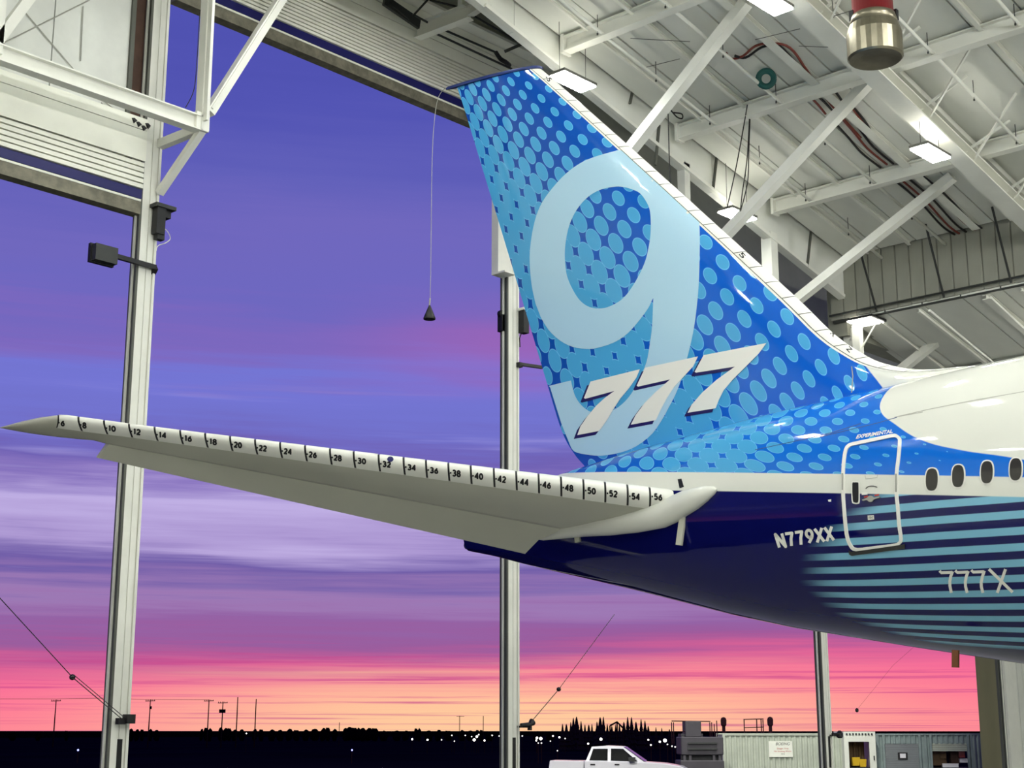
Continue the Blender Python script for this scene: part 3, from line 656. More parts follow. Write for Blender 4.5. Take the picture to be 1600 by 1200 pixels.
uv = me.uv_layers.new(name='lattice'); uv2 = me.uv_layers.new(name='angle'); nr = NT + 1; nrow = len(rows)
for poly in me.polygons:
    for li in poly.loop_indices:
        vi = me.loops[li].vertex_index
        if vi < nr * nrow:
            i, k = divmod(vi, nr); a = 2 * PI * k / NT
            ar = arcs[i][k]; a2 = a
            if a > PI: a2 = 2 * PI - a; ar = arcs[i][-1] - ar
            uv.data[li].uv = (xs[i] + 14, ar); uv2.data[li].uv = (a2, 0)
bm = bmesh.new(); bm.from_mesh(me); bmesh.ops.recalc_face_normals(bm, faces=bm.faces); bm.to_mesh(me)
cam_l = EYE - Vector((0, YA, 0))
fus_bvh = BVHTree.FromBMesh(bm); bm.free()
me.shade_smooth()
fuselage = bpy.data.objects.new('fuselage', me); col.objects.link(fuselage); fuselage.parent = air

# -- paint: shared colours
DK, BL, DOT, RING = lin((22, 62, 140)), lin((26, 92, 190)), lin((78, 172, 228)), lin((120, 206, 250))
def paint(name):
    m = bpy.data.materials.new(name); m.use_nodes = True; X.nt = m.node_tree
    b = X.nt.nodes['Principled BSDF']; b.inputs['Roughness'].default_value = .5; b.inputs['Specular IOR Level'].default_value = .0; b.inputs['Coat Weight'].default_value = .9; b.inputs['Coat Roughness'].default_value = .05
    tc_ = X.nt.nodes.new('ShaderNodeTexCoord'); return m, b, sepx(tc_.outputs['Object'])
def dots(i, j, r, ground):
    fx = i - X.m('ROUND', i); fy = j - X.m('ROUND', j); d = X.m('SQRT', fx * fx + fy * fy)
    e = r - d
    c_ = mixc((e * 40.0).clamp(), ground, RING)
    return mixc(((e - .028) * 40.0).clamp(), c_, DOT)
def uvn(name):
    n = X.nt.nodes.new('ShaderNodeUVMap'); n.uv_map = name; return sepx(n.outputs[0])
def curve(v, pts, x0, x1, y0, y1):
    """float curve through pts: returns y(v)"""
    n = X.nt.nodes.new('ShaderNodeFloatCurve'); u = (v - x0) * (1 / (x1 - x0)); X.nt.links.new(u.clamp().k, n.inputs['Value'])
    c_ = n.mapping.curves[0]; pp = [((a_ - x0) / (x1 - x0), (b_ - y0) / (y1 - y0)) for a_, b_ in pts]
    c_.points[0].location = pp[0]; c_.points[1].location = pp[-1]
    for q in pp[1:-1]: c_.points.new(*q)
    n.mapping.extend = 'HORIZONTAL'; n.mapping.update()
    return X(n.outputs[0]) * (y1 - y0) + y0
pm, pb, (ox, oy, oz) = paint('fuselage_livery')
ua, ar = uvn('lattice')[:2]; ang = uvn('angle')[0]
LF = [[-3.7362, -1.31359, 1.17385, 0.03023, -0.01743, 0.70865, 0.00302], [-2.01829, 1.04274, 1.14549, 0.05239, 0.0157, 0.03005, 0.00277]]
def q7(c_): return ua * c_[1] + ar * c_[2] + ua * ua * c_[3] + ua * ar * c_[4] + ar * ar * c_[5] + ua * ua * ua * c_[6] + c_[0]
i_, j_ = q7(LF[0]), q7(LF[1])
i_ = i_ - j_
rr = curve(ox, [(-24, .34), (-21.5, .38), (-20, .43), (-19, .48), (-18, .54), (-16.8, .55), (-16, .46), (-15.2, .37), (-14.3, .29), (-13.4, .19), (-12.6, .11), (-11.6, .03), (-11, 0.0)], -24, -11, 0, 1)
blue = mixc(mrange(ox, -22.0, -16.0), lin((16, 88, 190)), lin((18, 112, 222)))
top = dots(i_, j_, rr, blue)
crown = curve(ox, [(-13.70, 10.4), (-13.64, 9.5), (-13.6, 8.95), (-13.47, 8.49), (-12.97, 8.06), (-12.35, 7.66), (-11.56, 7.36), (-10.7, 7.12), (-10.3, 7.0), (-8, 6.4)], -13.7, -8, 6, 11)
WHT = lin((232, 233, 224))
top = mixc(((oz - crown) * 60.0).clamp(), top, WHT)
nn = (ang - (1.609 + (-10.5 - ox) * .011)) / (.0935 + (-10.7 - ox) * .004)
sf = X.m('ABSOLUTE', nn - X.m('ROUND', nn)); sm = ((.265 - sf) * 22.0).clamp()
nc = nn - 5.0
x0_ = nc * nc * .05 - 15.35
fz = noise(comb(ox * 1.2, nn * 1.0), 1.5, 3) * .3
fade = mrange(ox - x0_ + fz, .1, 1.1) * mrange(nn, 11.6, 10.8)
low = mixc(sm * fade, lin((12, 16, 88)), lin((130, 192, 220)))
low = mixc(mrange(nn, 10.0, 14.0), low, lin((9, 11, 34)))
u_ = 6.73 - .1455 * (ox + 10.35); l_ = 6.40 - .137 * (ox + 10.38)
cc = mixc(((u_ - oz) * 60.0).clamp(), top, WHT); cc = mixc(((l_ - oz) * 60.0).clamp(), cc, low)
X.nt.links.new(cc.k, pb.inputs['Base Color'])
me.materials.append(pm)

# -- fin
TZ = [8.0, 8.45, 8.78, 9.49, 10.83, 12.91, 15.3, 18.24, 19.62]; TX = [-21.9, -21.9, -22.31, -22.8, -23.3, -24.03, -24.91, -25.96, -26.5]
FT = [(-11.6, 9.38, 8.2), (-12.39, 9.46, 8.25), (-13.46, 9.56, 8.3), (-14.29, 9.83, 8.6), (-14.85, 10.19, 9.0), (-15.42, 10.68, 9.6), (-16.3, 11.66, 10.9), (-18.54, 14.03, 13.9), (-20.52, 16.11, 16.3), (-22.6, 18.27, 18.7), (-23.46, 19.14, 19.55)]
FS = [(a_, b_, float(np.interp(c_, TZ, TX)), c_) for a_, b_, c_ in FT]
FS = catmull(FS, 5)
def naca(c_): return (.2969 * math.sqrt(c_) - .126 * c_ - .3516 * c_ ** 2 + .2843 * c_ ** 3 - .1036 * c_ ** 4) / .1001
def foil(le, te, half, cs, sgn, nrm, off=0.0):
    """points on one side of an aerofoil at chord stations cs"""
    ch = (te - le).length
    return [le + (te - le) * c_ + nrm * sgn * (half * naca(c_) + off) for c_ in cs]
def cosd(a_, b_, n): return [a_ + (b_ - a_) * (1 - math.cos(PI * k / n / 2)) for k in range(n + 1)]
CS = cosd(0, 1, 22)
rows = []
for lx, lz, tx, tz in FS:
    le, te = Vector((lx, 0, lz)), Vector((tx, 0, tz)); half = min(.37, .052 * (te - le).length); n_ = Vector((0, -1, 0))
    rows.append(foil(le, te, half, CS, 1, n_)[::-1] + foil(le, te, half, CS, -1, n_)[1:])
fb = MB().grid(rows); fb.add(rows[-1], [tuple(range(len(rows[-1])))])
fin = fb.build('vertical_fin', M['air_white'], air, smooth=True)
bm = bmesh.new(); bm.from_mesh(fin.data); fin_bvh = BVHTree.FromBMesh(bm); bm.free()
pm, pb, (ox, oy, oz) = paint('fin_livery')
x_ = ox + 20.0; z_ = oz - 13.0
def q2(c_):
    xx, zz = x_ * x_, z_ * z_
    return x_ * c_[1] + z_ * c_[2] + xx * c_[3] + x_ * z_ * c_[4] + zz * c_[5] + xx * x_ * c_[6] + xx * z_ * c_[7] + x_ * zz * c_[8] + zz * z_ * c_[9] + c_[0]
LI = [[3.579558, -1.92927, -1.582454, 0.012142, 0.002213, -0.011522, -0.005727, 0.015382, 0.007037, -0.006026], [-2.310006, 1.017572, -0.989521, -0.02839, -0.022849, -0.005383, -0.00119, -0.003157, -0.003235, -0.001994]]
i_, j_ = q2(LI[0]), q2(LI[1])
a_ = (ox + 19.0) * .2; b_ = (oz - 14.0) * .2
RC = [0.3264, -0.0903, -0.108, 0.8449, 1.375, 0.4967, 0.6599, 1.6426, 1.2649, 0.307]
r_ = a_ * RC[1] + b_ * RC[2] + a_ * a_ * RC[3] + a_ * b_ * RC[4] + b_ * b_ * RC[5] + a_ * a_ * a_ * RC[6] + a_ * a_ * b_ * RC[7] + a_ * b_ * b_ * RC[8] + b_ * b_ * b_ * RC[9] + RC[0]
r_ = X.m('MINIMUM', r_, .5) + X.m('MAXIMUM', r_ - .5, 0.0) * .7
r_ = X.m('MINIMUM', X.m('MAXIMUM', r_ - .03 * mrange(oz, 15.5, 18.0), .16), .605)
gr = mixc(mrange(ox, -26.0, -17.0), lin((16, 76, 172)), lin((16, 100, 212)))
fc = dots(i_, j_, r_, gr)
p1 = (at(1335, 557, 'Y', YA - .3), at(1378, 604, 'Y', YA - .3)); dX, dZ = p1[1].x - p1[0].x, p1[1].z - p1[0].z
side = ((ox - p1[0].x) * (-dZ) + (oz - p1[0].z) * dX) * (1 / math.hypot(dX, dZ))
fc = mixc((side * 60.0).clamp(), fc, WHT)
X.nt.links.new(fc.k, pb.inputs['Base Color'])
fin.data.materials[0] = pm
# fin leading edge: dark core band and single white edge panels
def lerpFS(s):
    s = max(0, min(len(FS) - 1.001, s)); i = int(s); u = s - i; return [FS[i][k] * (1 - u) + FS[i + 1][k] * u for k in range(4)]
def fin_band(s0, s1, w, off, n=4):
    rws = []
    for k in range(n + 1):
        lx, lz, tx, tz = lerpFS(s0 + (s1 - s0) * k / n)
        le, te = Vector((lx, 0, lz)), Vector((tx, 0, tz)); ch = (te - le).length; half = min(.37, .052 * ch); cm = w / ch
        ld = (le - te).normalized(); n_ = Vector((0, -1, 0))
        cs = cosd(0, cm, 6)
        A_ = [le + (te - le) * c_ + n_ * (half * naca(c_) + off) + ld * off for c_ in cs]
        B_ = [le + (te - le) * c_ - n_ * (half * naca(c_) + off) + ld * off for c_ in cs]
        rws.append(A_[::-1] + B_[1:])
    return MB().grid(rws)
smax = len(FS) - 1.0; s_start = 5.0
fin_band(s_start, smax, .29, .004, 40).build('edge_core', M['white_mark'], air, smooth=True)
fin_band(s_start, smax, .235, .006, 40).build('edge_core', M['groove'], air, smooth=True)
cum = [0.0]
SS = np.linspace(s_start, smax, 400)
for u, v in zip(SS[:-1], SS[1:]):
    A_, B_ = lerpFS(u), lerpFS(v); cum.append(cum[-1] + math.hypot(A_[0] - B_[0], A_[1] - B_[1]))
npan = 26; L_ = cum[-1] / npan
for k in range(npan):
    s0, s1 = np.interp(k * L_ + .012, cum, SS), np.interp((k + 1) * L_ - .012, cum, SS)
    fin_band(s0, s1, .22, .012, 4).build('edge_panel', M['strip'], air, smooth=True)
# tip cap with the aft-pointing dark trailing fairing
lx, lz, tx, tz = FS[-1]; le, te = Vector((lx + .05, 0, lz)), Vector((tx - .42, 0, tz + .06)); cs = cosd(0, 1, 14); up_ = Vector((.13, 0, .99))
r0 = foil(le, te, .17, cs, 1, Vector((0, -1, 0)), .015)[::-1] + foil(le, te, .17, cs, -1, Vector((0, -1, 0)), .015)[1:]
MB().grid([r0, [p + up_ * .05 for p in r0], [p * 1 + up_ * .08 - (p - (le + te) / 2) * .04 for p in r0]]).add(r0, [tuple(range(len(r0)))]).build('fin_tip_cap', mat('tip_cap_blue', (20, 44, 112), .3, coat=.5), air)

# -- decals: outlines laid on the skin they belong to
def fill2d(conts):
    cu = bpy.data.curves.new('tmp', 'CURVE'); cu.dimensions = '2D'; cu.fill_mode = 'BOTH'
    for c_ in conts:
        sp = cu.splines.new('POLY'); sp.points.add(len(c_) - 1)
        for q, (x, y) in zip(sp.points, c_): q.co = (x, y, 0, 1)
        sp.use_cyclic_u = True
    return tomesh(cu)
def tomesh(cu):
    o = bpy.data.objects.new('tmp', cu); col.objects.link(o)
    dg = bpy.context.evaluated_depsgraph_get(); m_ = bpy.data.meshes.new_from_object(o.evaluated_get(dg)); bpy.data.objects.remove(o); bpy.data.curves.remove(cu)
    return m_
def lay(m2, bvh, name, mt, parent=None, off=.006, step=12, label=None, warp=None, thick=0.0, weld=True):
    bm = bmesh.new(); bm.from_mesh(m2); bpy.data.meshes.remove(m2)
    if weld: bmesh.ops.remove_doubles(bm, verts=bm.verts, dist=1e-5)
    if warp:
        for v in bm.verts: v.co.x, v.co.y = warp(v.co.x, v.co.y)
    xs_ = [v.co.x for v in bm.verts]; ys_ = [v.co.y for v in bm.verts]
    for ax in (0, 1):
        lo, hi = (min(xs_), max(xs_)) if ax == 0 else (min(ys_), max(ys_)); k = math.floor(lo / step) + 1
        while k * step < hi:
            co = [0, 0, 0]; co[ax] = k * step; no = [0, 0, 0]; no[ax] = 1
            bmesh.ops.bisect_plane(bm, geom=bm.verts[:] + bm.edges[:] + bm.faces[:], dist=1e-6, plane_co=co, plane_no=no); k += 1
    bad = []
    for v in bm.verts:
        d_ = ray(v.co.x, v.co.y).normalized(); h = bvh.ray_cast(cam_l, d_)
        if h[0] is None: bad.append(v); continue
        n_ = h[1]
        if n_.dot(d_) > 0: n_ = -n_
        v.co = h[0] + n_ * (off + thick)
    if bad: bmesh.ops.delete(bm, geom=bad, context='VERTS')
    if thick:
        bmesh.ops.recalc_face_normals(bm, faces=bm.faces)
        f0 = bm.faces[0] if len(bm.faces) else None
        bm.faces.ensure_lookup_table()
        bmesh.ops.solidify(bm, geom=bm.faces[:], thickness=thick if bm.faces[0].normal.y < 0 else -thick)
    m3 = bpy.data.meshes.new(name); bm.to_mesh(m3); bm.free(); m3.shade_smooth() if not thick else None
    m3.materials.append(mt); o = bpy.data.objects.new(name, m3); col.objects.link(o); o.parent = parent or air
    if label: o['label'] = label
    return o
def stroke(pts, w, closed=False):
    n = len(pts); L_ = []; R_ = []
    for i in range(n):
        a, b = (pts[(i - 1) % n], pts[(i + 1) % n]) if closed else (pts[max(i - 1, 0)], pts[min(i + 1, n - 1)])
        dx_, dy_ = b[0] - a[0], b[1] - a[1]; l_ = math.hypot(dx_, dy_) or 1; nx, ny = -dy_ / l_ * w / 2, dx_ / l_ * w / 2
        L_.append((pts[i][0] + nx, pts[i][1] + ny)); R_.append((pts[i][0] - nx, pts[i][1] - ny))
    return [L_, R_[::-1]] if closed else [L_ + R_[::-1]]
def words(txt, TL, TR, BR, BL_, bvh, name, mt, off=.008, bold=.0, shear=0.0, parent=None, label=None, step=12):
    cu = bpy.data.curves.new('t', 'FONT'); cu.body = txt; cu.size = 1; cu.offset = bold; cu.shear = shear; cu.fill_mode = 'BOTH'; cu.resolution_u = 4
    m2 = tomesh(cu); vs = [v.co for v in m2.vertices]
    x0, x1 = min(v.x for v in vs), max(v.x for v in vs); y0, y1 = min(v.y for v in vs), max(v.y for v in vs)
    def warp(x, y):
        u, w = (x - x0) / (x1 - x0), (y - y0) / (y1 - y0)
        return tuple((BL_[k] * (1 - u) + BR[k] * u) * (1 - w) + (TL[k] * (1 - u) + TR[k] * u) * w for k in (0, 1))
    return lay(m2, bvh, name, mt, off=off, warp=warp, parent=parent, label=label, step=step)

def arc_(cx, cy, rx, ry, a0, a1, n=9): return [(cx + rx * math.cos(math.radians(a0 + (a1 - a0) * k / n)), cy + ry * math.sin(math.radians(a0 + (a1 - a0) * k / n))) for k in range(n + 1)]
GL = {'0': [arc_(.5, .5, .4, .45, 0, 360, 14)[:-1] + ['c']], '1': [[(.3, .78), (.52, .95), (.52, .0)]], '2': [arc_(.5, .7, .36, .25, 160, -30, 8) + [(.12, .04), (.92, .04)]],
      '4': [[(.72, -.02), (.72, .97), (.08, .3), (.98, .3)]], '5': [[(.85, .95), (.25, .95), (.2, .55)] + arc_(.48, .33, .38, .29, 110, -150, 9)], '6': [[(.78, .95), (.3, .6)] + arc_(.5, .3, .36, .28, 160, -190, 12)],
      '8': [arc_(.5, .74, .32, .22, 0, 360, 12)[:-1] + ['c'], arc_(.5, .27, .38, .26, 0, 360, 12)[:-1] + ['c']], '3': [arc_(.45, .73, .36, .23, 150, -80, 8) + arc_(.45, .27, .4, .26, 80, -150, 9)],
      '-': [[(.15, .45), (.85, .45)]], 'N': [[(.1, 0), (.1, 1), (.9, 0), (.9, 1)]], '7': [[(.05, .93), (.9, .93), (.6, .5), (.42, 0)]], '9': [[(.25, .05), (.75, .42)] + arc_(.5, .7, .36, .27, -20, 330, 12)],
      'X': [[(.05, 0), (.95, 1)], [(.05, 1), (.95, 0)]]}
def joinmeshes(ms):
    bm = bmesh.new()
    for m_ in ms: bm.from_mesh(m_); bpy.data.meshes.remove(m_)
    o = bpy.data.meshes.new('j'); bm.to_mesh(o); bm.free(); return o
def ribbon(pts, w, closed):
    b_ = MB(); n = len(pts)
    for i in range(n if closed else n - 1):
        a, c_ = pts[i], pts[(i + 1) % n]; dx_, dy_ = c_[0] - a[0], c_[1] - a[1]; l_ = math.hypot(dx_, dy_) or 1e-6; nx, ny = -dy_ / l_ * w / 2, dx_ / l_ * w / 2
        b_.add([(a[0] + nx, a[1] + ny, 0), (c_[0] + nx, c_[1] + ny, 0), (c_[0] - nx, c_[1] - ny, 0), (a[0] - nx, a[1] - ny, 0)], [(3, 2, 1, 0)])
    for i, p in enumerate(pts):
        if closed or 0 < i < n - 1: b_.add([(p[0] + w / 2 * math.cos(PI * k / 3), p[1] + w / 2 * math.sin(PI * k / 3), 0) for k in range(6)], [tuple(range(6))])
    m_ = bpy.data.meshes.new('r'); m_.from_pydata(b_.v, [], b_.f); return m_
def stroke_words(txt, TL, TR, BR, BL_, w, bvh, name, mt, step=14, off=.005, label=None):
    wd = [(.6 if c_ in '-' else (.55 if c_ == '1' else 1.0)) for c_ in txt]; tot = sum(wd) + .22 * (len(txt) - 1); x = 0; ms = []
    def wp(u, v): return tuple((BL_[k] * (1 - u) + BR[k] * u) * (1 - v) + (TL[k] * (1 - u) + TR[k] * u) * v for k in (0, 1))
    for c_, wi in zip(txt, wd):
        for st_ in GL[c_]:
            cl = st_[-1] == 'c'; pts_ = [wp((x + (p[0] if wi > .56 or c_ == '-' else p[0] - .2) * wi) / tot if c_ != '1' else (x + (p[0] - .15) * 1.0 * wi / .6) / tot, p[1]) for p in (st_[:-1] if cl else st_)]
            ms.append(ribbon(pts_, w, cl))
        x += wi + .22
    return lay(joinmeshes(ms), bvh, name, mt, off=off, step=step, label=label, weld=False)
outer = catmull([(837, 474), (831, 445), (828, 410), (829.5, 380), (836, 345), (847, 317), (865, 292), (885, 271), (907, 255), (930, 245), (965, 235)], 4) + [(979, 236), (1093, 343)] + \
    catmull([(1093, 349), (1093.7, 380), (1092.5, 435), (1090, 470), (1085.5, 507), (1080, 535), (1073.8, 560), (1064, 595), (1055, 618), (1045, 637), (1037, 652), (1020, 677), (995, 697), (970, 707), (940, 712), (915, 710), (897, 705), (890, 693)], 3) + \
    [(877.5, 662), (860, 606), (858, 603)] + catmull([(892.5, 594.5), (897.5, 615), (906, 630), (920, 642), (937, 646), (960, 640), (977, 627), (990, 610), (1000, 590), (1010, 567), (1015, 542), (1019, 512), (1020.5, 480), (1021, 466)], 3) + \
    catmull([(1019, 469), (1014, 480), (1002, 497), (982, 520), (960, 535), (932, 544), (915, 545), (895, 542), (875, 532), (857, 515), (845, 495)], 3)
hole = catmull([(960, 292), (940, 296), (920, 307), (902, 327), (890, 352), (884, 380), (883, 405), (886, 430), (895, 452), (907, 470), (922, 480), (940, 482), (957, 477), (975, 465), (992, 442), (1007, 412), (1014, 385), (1017, 360), (1016, 332), (1011, 317), (1000, 302), (985, 295), (972, 292)], 4, True)
lay(fill2d([outer, hole]), fin_bvh, 'numeral', M['nine'], off=.007, step=7, label='huge pale blue numeral 9')
def cr6(l): return [(820 + x / 4, 480 + y / 4) for x, y in l]
SV = [cr6([(413, 465), (722, 388)] + [(700, 440), (655, 505), (600, 570), (555, 640), (520, 700), (478, 760), (466, 774)] + [(330, 800)] + [(350, 745), (395, 680), (450, 615), (505, 565), (562, 524)] + [(380, 573), (372, 568)]),
      cr6([(755, 378), (1085, 308)] + [(1055, 370), (990, 440), (935, 500), (890, 570), (855, 635), (822, 706)] + [(665, 735)] + [(695, 675), (750, 600), (820, 530), (910, 452)] + [(710, 497), (702, 490)]),
      cr6([(1120, 300), (1512, 225)] + [(1465, 290), (1380, 375), (1300, 455), (1245, 520), (1215, 580), (1195, 632)] + [(1020, 660)] + [(1045, 610), (1110, 535), (1200, 455), (1315, 372)] + [(1072, 410), (1064, 404)])]
for k, s_ in enumerate(SV):
    lay(fill2d([[(x - 5.5, y + 6.0) for x, y in s_]]), fin_bvh, 'numeral_shadow', M['navy'], off=.010, step=8, label='navy drop shadow of a white 7')
    lay(fill2d([s_]), fin_bvh, 'numeral', M['white_mark'], off=.014, step=8, label='slanted white 7, ' + ['lowest', 'middle', 'highest'][k] + ' of three')
# marks on the leading edge
bm = bmesh.new(); bm.from_mesh(fin_band(s_start, smax, .22, .012, 60).build('tmp', M['strip']).data); edge_bvh = BVHTree.FromBMesh(bm); bm.free(); bpy.data.objects.remove(bpy.data.objects['tmp'])
for tx_, x, y, s_ in (('-5', 857, 123, 4.5), ('5', 1160, 399, 4.5), ('R', 1302, 522, 4.5), ('Z', 1327, 546, 4.5), ('P', 1362, 560, 4)):
    a_ = math.radians(48); ux, uy = math.cos(a_) * s_, math.sin(a_) * s_; vx, vy = uy * .8, -ux * .8
    words(tx_, (x + vx - ux, y + vy - uy), (x + vx + ux, y + vy + uy), (x - vx + ux, y - vy + uy), (x - vx - ux, y - vy - uy), edge_bvh, 'edge_mark', M['black'], off=.006, bold=.02)

# registration, words, model number, door, windows
stroke_words('N779XX', (1210.5, 835), (1300.5, 822.5), (1304, 844), (1217, 855.5), 4.6, fus_bvh, 'registration', M['white_mark'], off=.008, label='white lettering N779XX')
words('EXPERIMENTAL', (1338.5, 680), (1394.5, 671), (1395.5, 676.5), (1337.5, 686), fus_bvh, 'door_lettering', M['white_mark'], bold=.03, shear=.3, label='small white word EXPERIMENTAL above the door')
for s_ in ([(1468.5, 891.5), (1471, 894.6), (1488.5, 894)], [(1488.8, 892.5), (1486, 900), (1484.5, 908), (1484.6, 915), (1486.8, 926)],
           [(1493, 891), (1496, 894.2), (1513, 893.6)], [(1513.2, 892), (1510, 901), (1508.6, 909), (1509, 916), (1511.6, 926)],
           [(1518, 890.5), (1521, 893.6), (1538, 893)], [(1538.4, 891.5), (1535.3, 901), (1533.4, 910), (1533.8, 917), (1536.2, 926)],
           [(1545.5, 889), (1582.5, 925)], [(1571.5, 889), (1558.5, 926)]):
    lay(fill2d(stroke(s_, 4.6)), fus_bvh, 'model_number_stroke', M['white_mark'], off=.008)
door_o = [(1318, 742), (1319.6, 718), (1322.5, 703), (1327, 697), (1334, 694.2), (1364, 688), (1394.5, 681.5), (1401.5, 682.2), (1405.6, 685.6), (1406.6, 690), (1405, 712.5), (1401.8, 740), (1401.3, 769), (1403.8, 795), (1405.5, 819), (1408.6, 842), (1405.5, 848.5), (1398, 851.6), (1368, 855.4), (1339.5, 858.5), (1330, 852.5), (1323.5, 834), (1319.5, 792), (1318, 765)]
cd = lay(fill2d([door_o]), fus_bvh, 'cabin_door', pm, off=.0, thick=.004)
bpy.data.objects.remove(cd)
door = lay(fill2d(stroke(catmull(door_o, 3, True), 5.0, True)), fus_bvh, 'cabin_door', M['white_mark'], off=.004, thick=.02, label='cabin door outlined by a raised white frame')
lay(fill2d([[(1331, 862), (1409, 851), (1414.5, 850), (1414.5, 857), (1332, 868), (1328, 866), (1327, 860)]]), fus_bvh, 'door_sill', M['dark_steel'], door, off=.006, thick=.02, label='dark grey sill under the door')
for y0, y1, x, xx in ((740, 766, 1316.5, 1319), (741, 769, 1400, 1403)):
    lay(fill2d([[(x, y0), (xx, y0), (xx, y1), (x, y1)]]), fus_bvh, 'frame_seam', M['seam_grey'], door, off=.032)
lay(fill2d([catmull([(1331, 755), (1335, 753), (1342, 753), (1343.5, 757), (1344, 783), (1341, 787.5), (1334, 787), (1331, 782)], 2, True)]), fus_bvh, 'viewport_rim', M['white_mark'], door, off=.008)
lay(fill2d([catmull([(1332.2, 756), (1335, 754), (1341, 754), (1342, 757), (1342, 781), (1340, 785.5), (1335.5, 785), (1333, 781)], 2, True)]), fus_bvh, 'viewport_recess', M['black'], door, off=.012)
lay(fill2d([catmull([(1349, 781), (1356, 778.5), (1360, 775), (1364, 775.5), (1367, 778), (1375, 776.5), (1375.5, 778.5), (1367, 780.5), (1364, 784), (1359.5, 784), (1356, 781.5), (1350, 782.5)], 2, True)]), fus_bvh, 'door_handle', M['seam_grey'], door, off=.008, thick=.03, label='grey door handle')
lay(fill2d(stroke([(1350.5, 777), (1357, 775.5)], 2.4)), fus_bvh, 'handle_mark', M['redmark'], door, off=.01)
lay(fill2d(stroke([(1367, 774.5), (1374, 773)], 2.4)), fus_bvh, 'handle_mark', M['redmark'], door, off=.01)
lay(fill2d(stroke(catmull([(1353, 764), (1356, 761), (1361, 759.6), (1366, 759.8), (1371, 761.5)], 3), 1.3)), fus_bvh, 'handle_arc', M['black'], door, off=.008)
lay(fill2d([[(1346.5, 769.5), (1356, 769), (1356, 773), (1347, 773.5)]]), fus_bvh, 'door_label', M['strip'], door, off=.01)
pl_ = lay(fill2d([[(1356, 805.5), (1366, 805), (1366.5, 811.5), (1356.5, 812.5)]]), fus_bvh, 'door_label', M['strip'], door, off=.01, label='small white door label')
words('VENT', (1357.4, 807), (1365.4, 806.6), (1365.4, 810.4), (1357.6, 811), fus_bvh, 'label_text', M['black'], off=.014, parent=door)
lay(fill2d(stroke([(1352, 743), (1353, 748.5), (1371, 746.5), (1371.5, 742)], .8)), fus_bvh, 'panel_line', M['seam_grey'], door, off=.008)
for x, y in ((1456.5, 749.5), (1497.5, 744), (1542.5, 738), (1587.5, 733.5)):
    def rr_(w, h): return catmull([(x + w * math.copysign(abs(math.cos(a)) ** .75, math.cos(a)) - .03 * h * math.sin(a), y + h * math.copysign(abs(math.sin(a)) ** .8, math.sin(a))) for a in np.linspace(0, 2 * PI, 17)[:-1]], 2, True)
    w_ = lay(fill2d([rr_(11.5, 19.5)]), fus_bvh, 'cabin_window', M['white_mark'], off=.006, label='oval cabin window with white rim')
    lay(fill2d([rr_(9.3, 17.3)]), fus_bvh, 'window_pane', M['glass'], w_, off=.014)
# more windows forward of the frame, same spacing
for k in range(12):
    x = -10.09 + .53 * k; rw = []
    for rad_, mt_, of_ in ((1.0, 'white_mark', .008), (.85, 'glass', .014)):
        vv = []
        for a in np.linspace(0, 2 * PI, 17)[:-1]:
            zz = 6.92 + .25 * rad_ * math.sin(a); X__ = x + .17 * rad_ * math.cos(a); zb, zt, w = fus(X__); zc = (zt + zb) / 2; h = (zt - zb) / 2
            vv.append((X__, -w * math.sqrt(max(0, 1 - ((zz - zc) / h) ** 2)) - of_, zz))
        o = MB().add(vv, [tuple(range(16))]).build('cabin_window' if rad_ == 1 else 'window_pane', M[mt_], air)
        if rad_ == 1: w_ = o
        else: o.parent = w_
for s_, mt_ in (([(1180, 703), (1240, 690), (1300, 676), (1345, 662)], 'seam'), ([(1280, 683), (1330, 671), (1375, 660), (1402, 652)], 'seam'), ([(1404, 651), (1442, 644)], 'seam_grey'), ([(1398, 652), (1450, 640), (1520, 626), (1600, 612)], 'seam_grey')):
    lay(fill2d(stroke(s_, 1.1)), fus_bvh, 'skin_seam', M[mt_], off=.003)
lay(fill2d(stroke([(1331, 573), (1333, 588), (1331, 614)], 1.6)), fin_bvh, 'static_strap', M['seam_grey'], off=.012)
lay(fill2d([[(1059, 749), (1065, 748), (1069, 761), (1062, 763)]]), fus_bvh, 'vent_slot', M['black'], off=.006)
lay(fill2d([[(1294, 781), (1299, 780), (1299, 784), (1295, 784)]]), fus_bvh, 'static_port', M['white_mark'], off=.006)
# small masts
def mast(px, py, px2, py2, bv, m_, w=.12, name='drain_mast'):
    h1 = bv.ray_cast(cam_l, ray(px, py).normalized())[0]
    p2 = at(px2, py2, 'Y', YA + h1.y) - Vector((0, YA, 0)); p2.y = h1.y - .02
    MB().prism([(-.03, -w), (.03, -w), (.03, w), (-.03, w)], h1, p2, (1, 0, 0)).build(name, M[m_], air)
mast(1068, 800, 1062, 852, fus_bvh, 'air_grey', .07); mast(902, 834, 904, 847, fus_bvh, 'air_grey', .07)
h1 = at(1494, 1029, 'Y', YA - 1.5) - Vector((0, YA, 0)); h2 = at(1493, 1043, 'Y', YA - 1.5) - Vector((0, YA, 0))
MB().prism([(-.03, -.06), (.03, -.06), (.03, .06), (-.03, .06)], h1 + Vector((0, 0, .15)), h2, (1, 0, 0)).build('drain_mast', M['orange'], air)
zb = fus(-25.9)
MB().lathe((-25.9, 0, 7.12), [(.1, -.1), (.1, .03)], 12, 'X').build('exhaust_nozzle', M['navy'], air)
MB().lathe((-25.92, 0, 7.45), [(.16, -.05), (.16, .03)], 12, 'X').build('exhaust_outlet', M['dark_steel'], air)

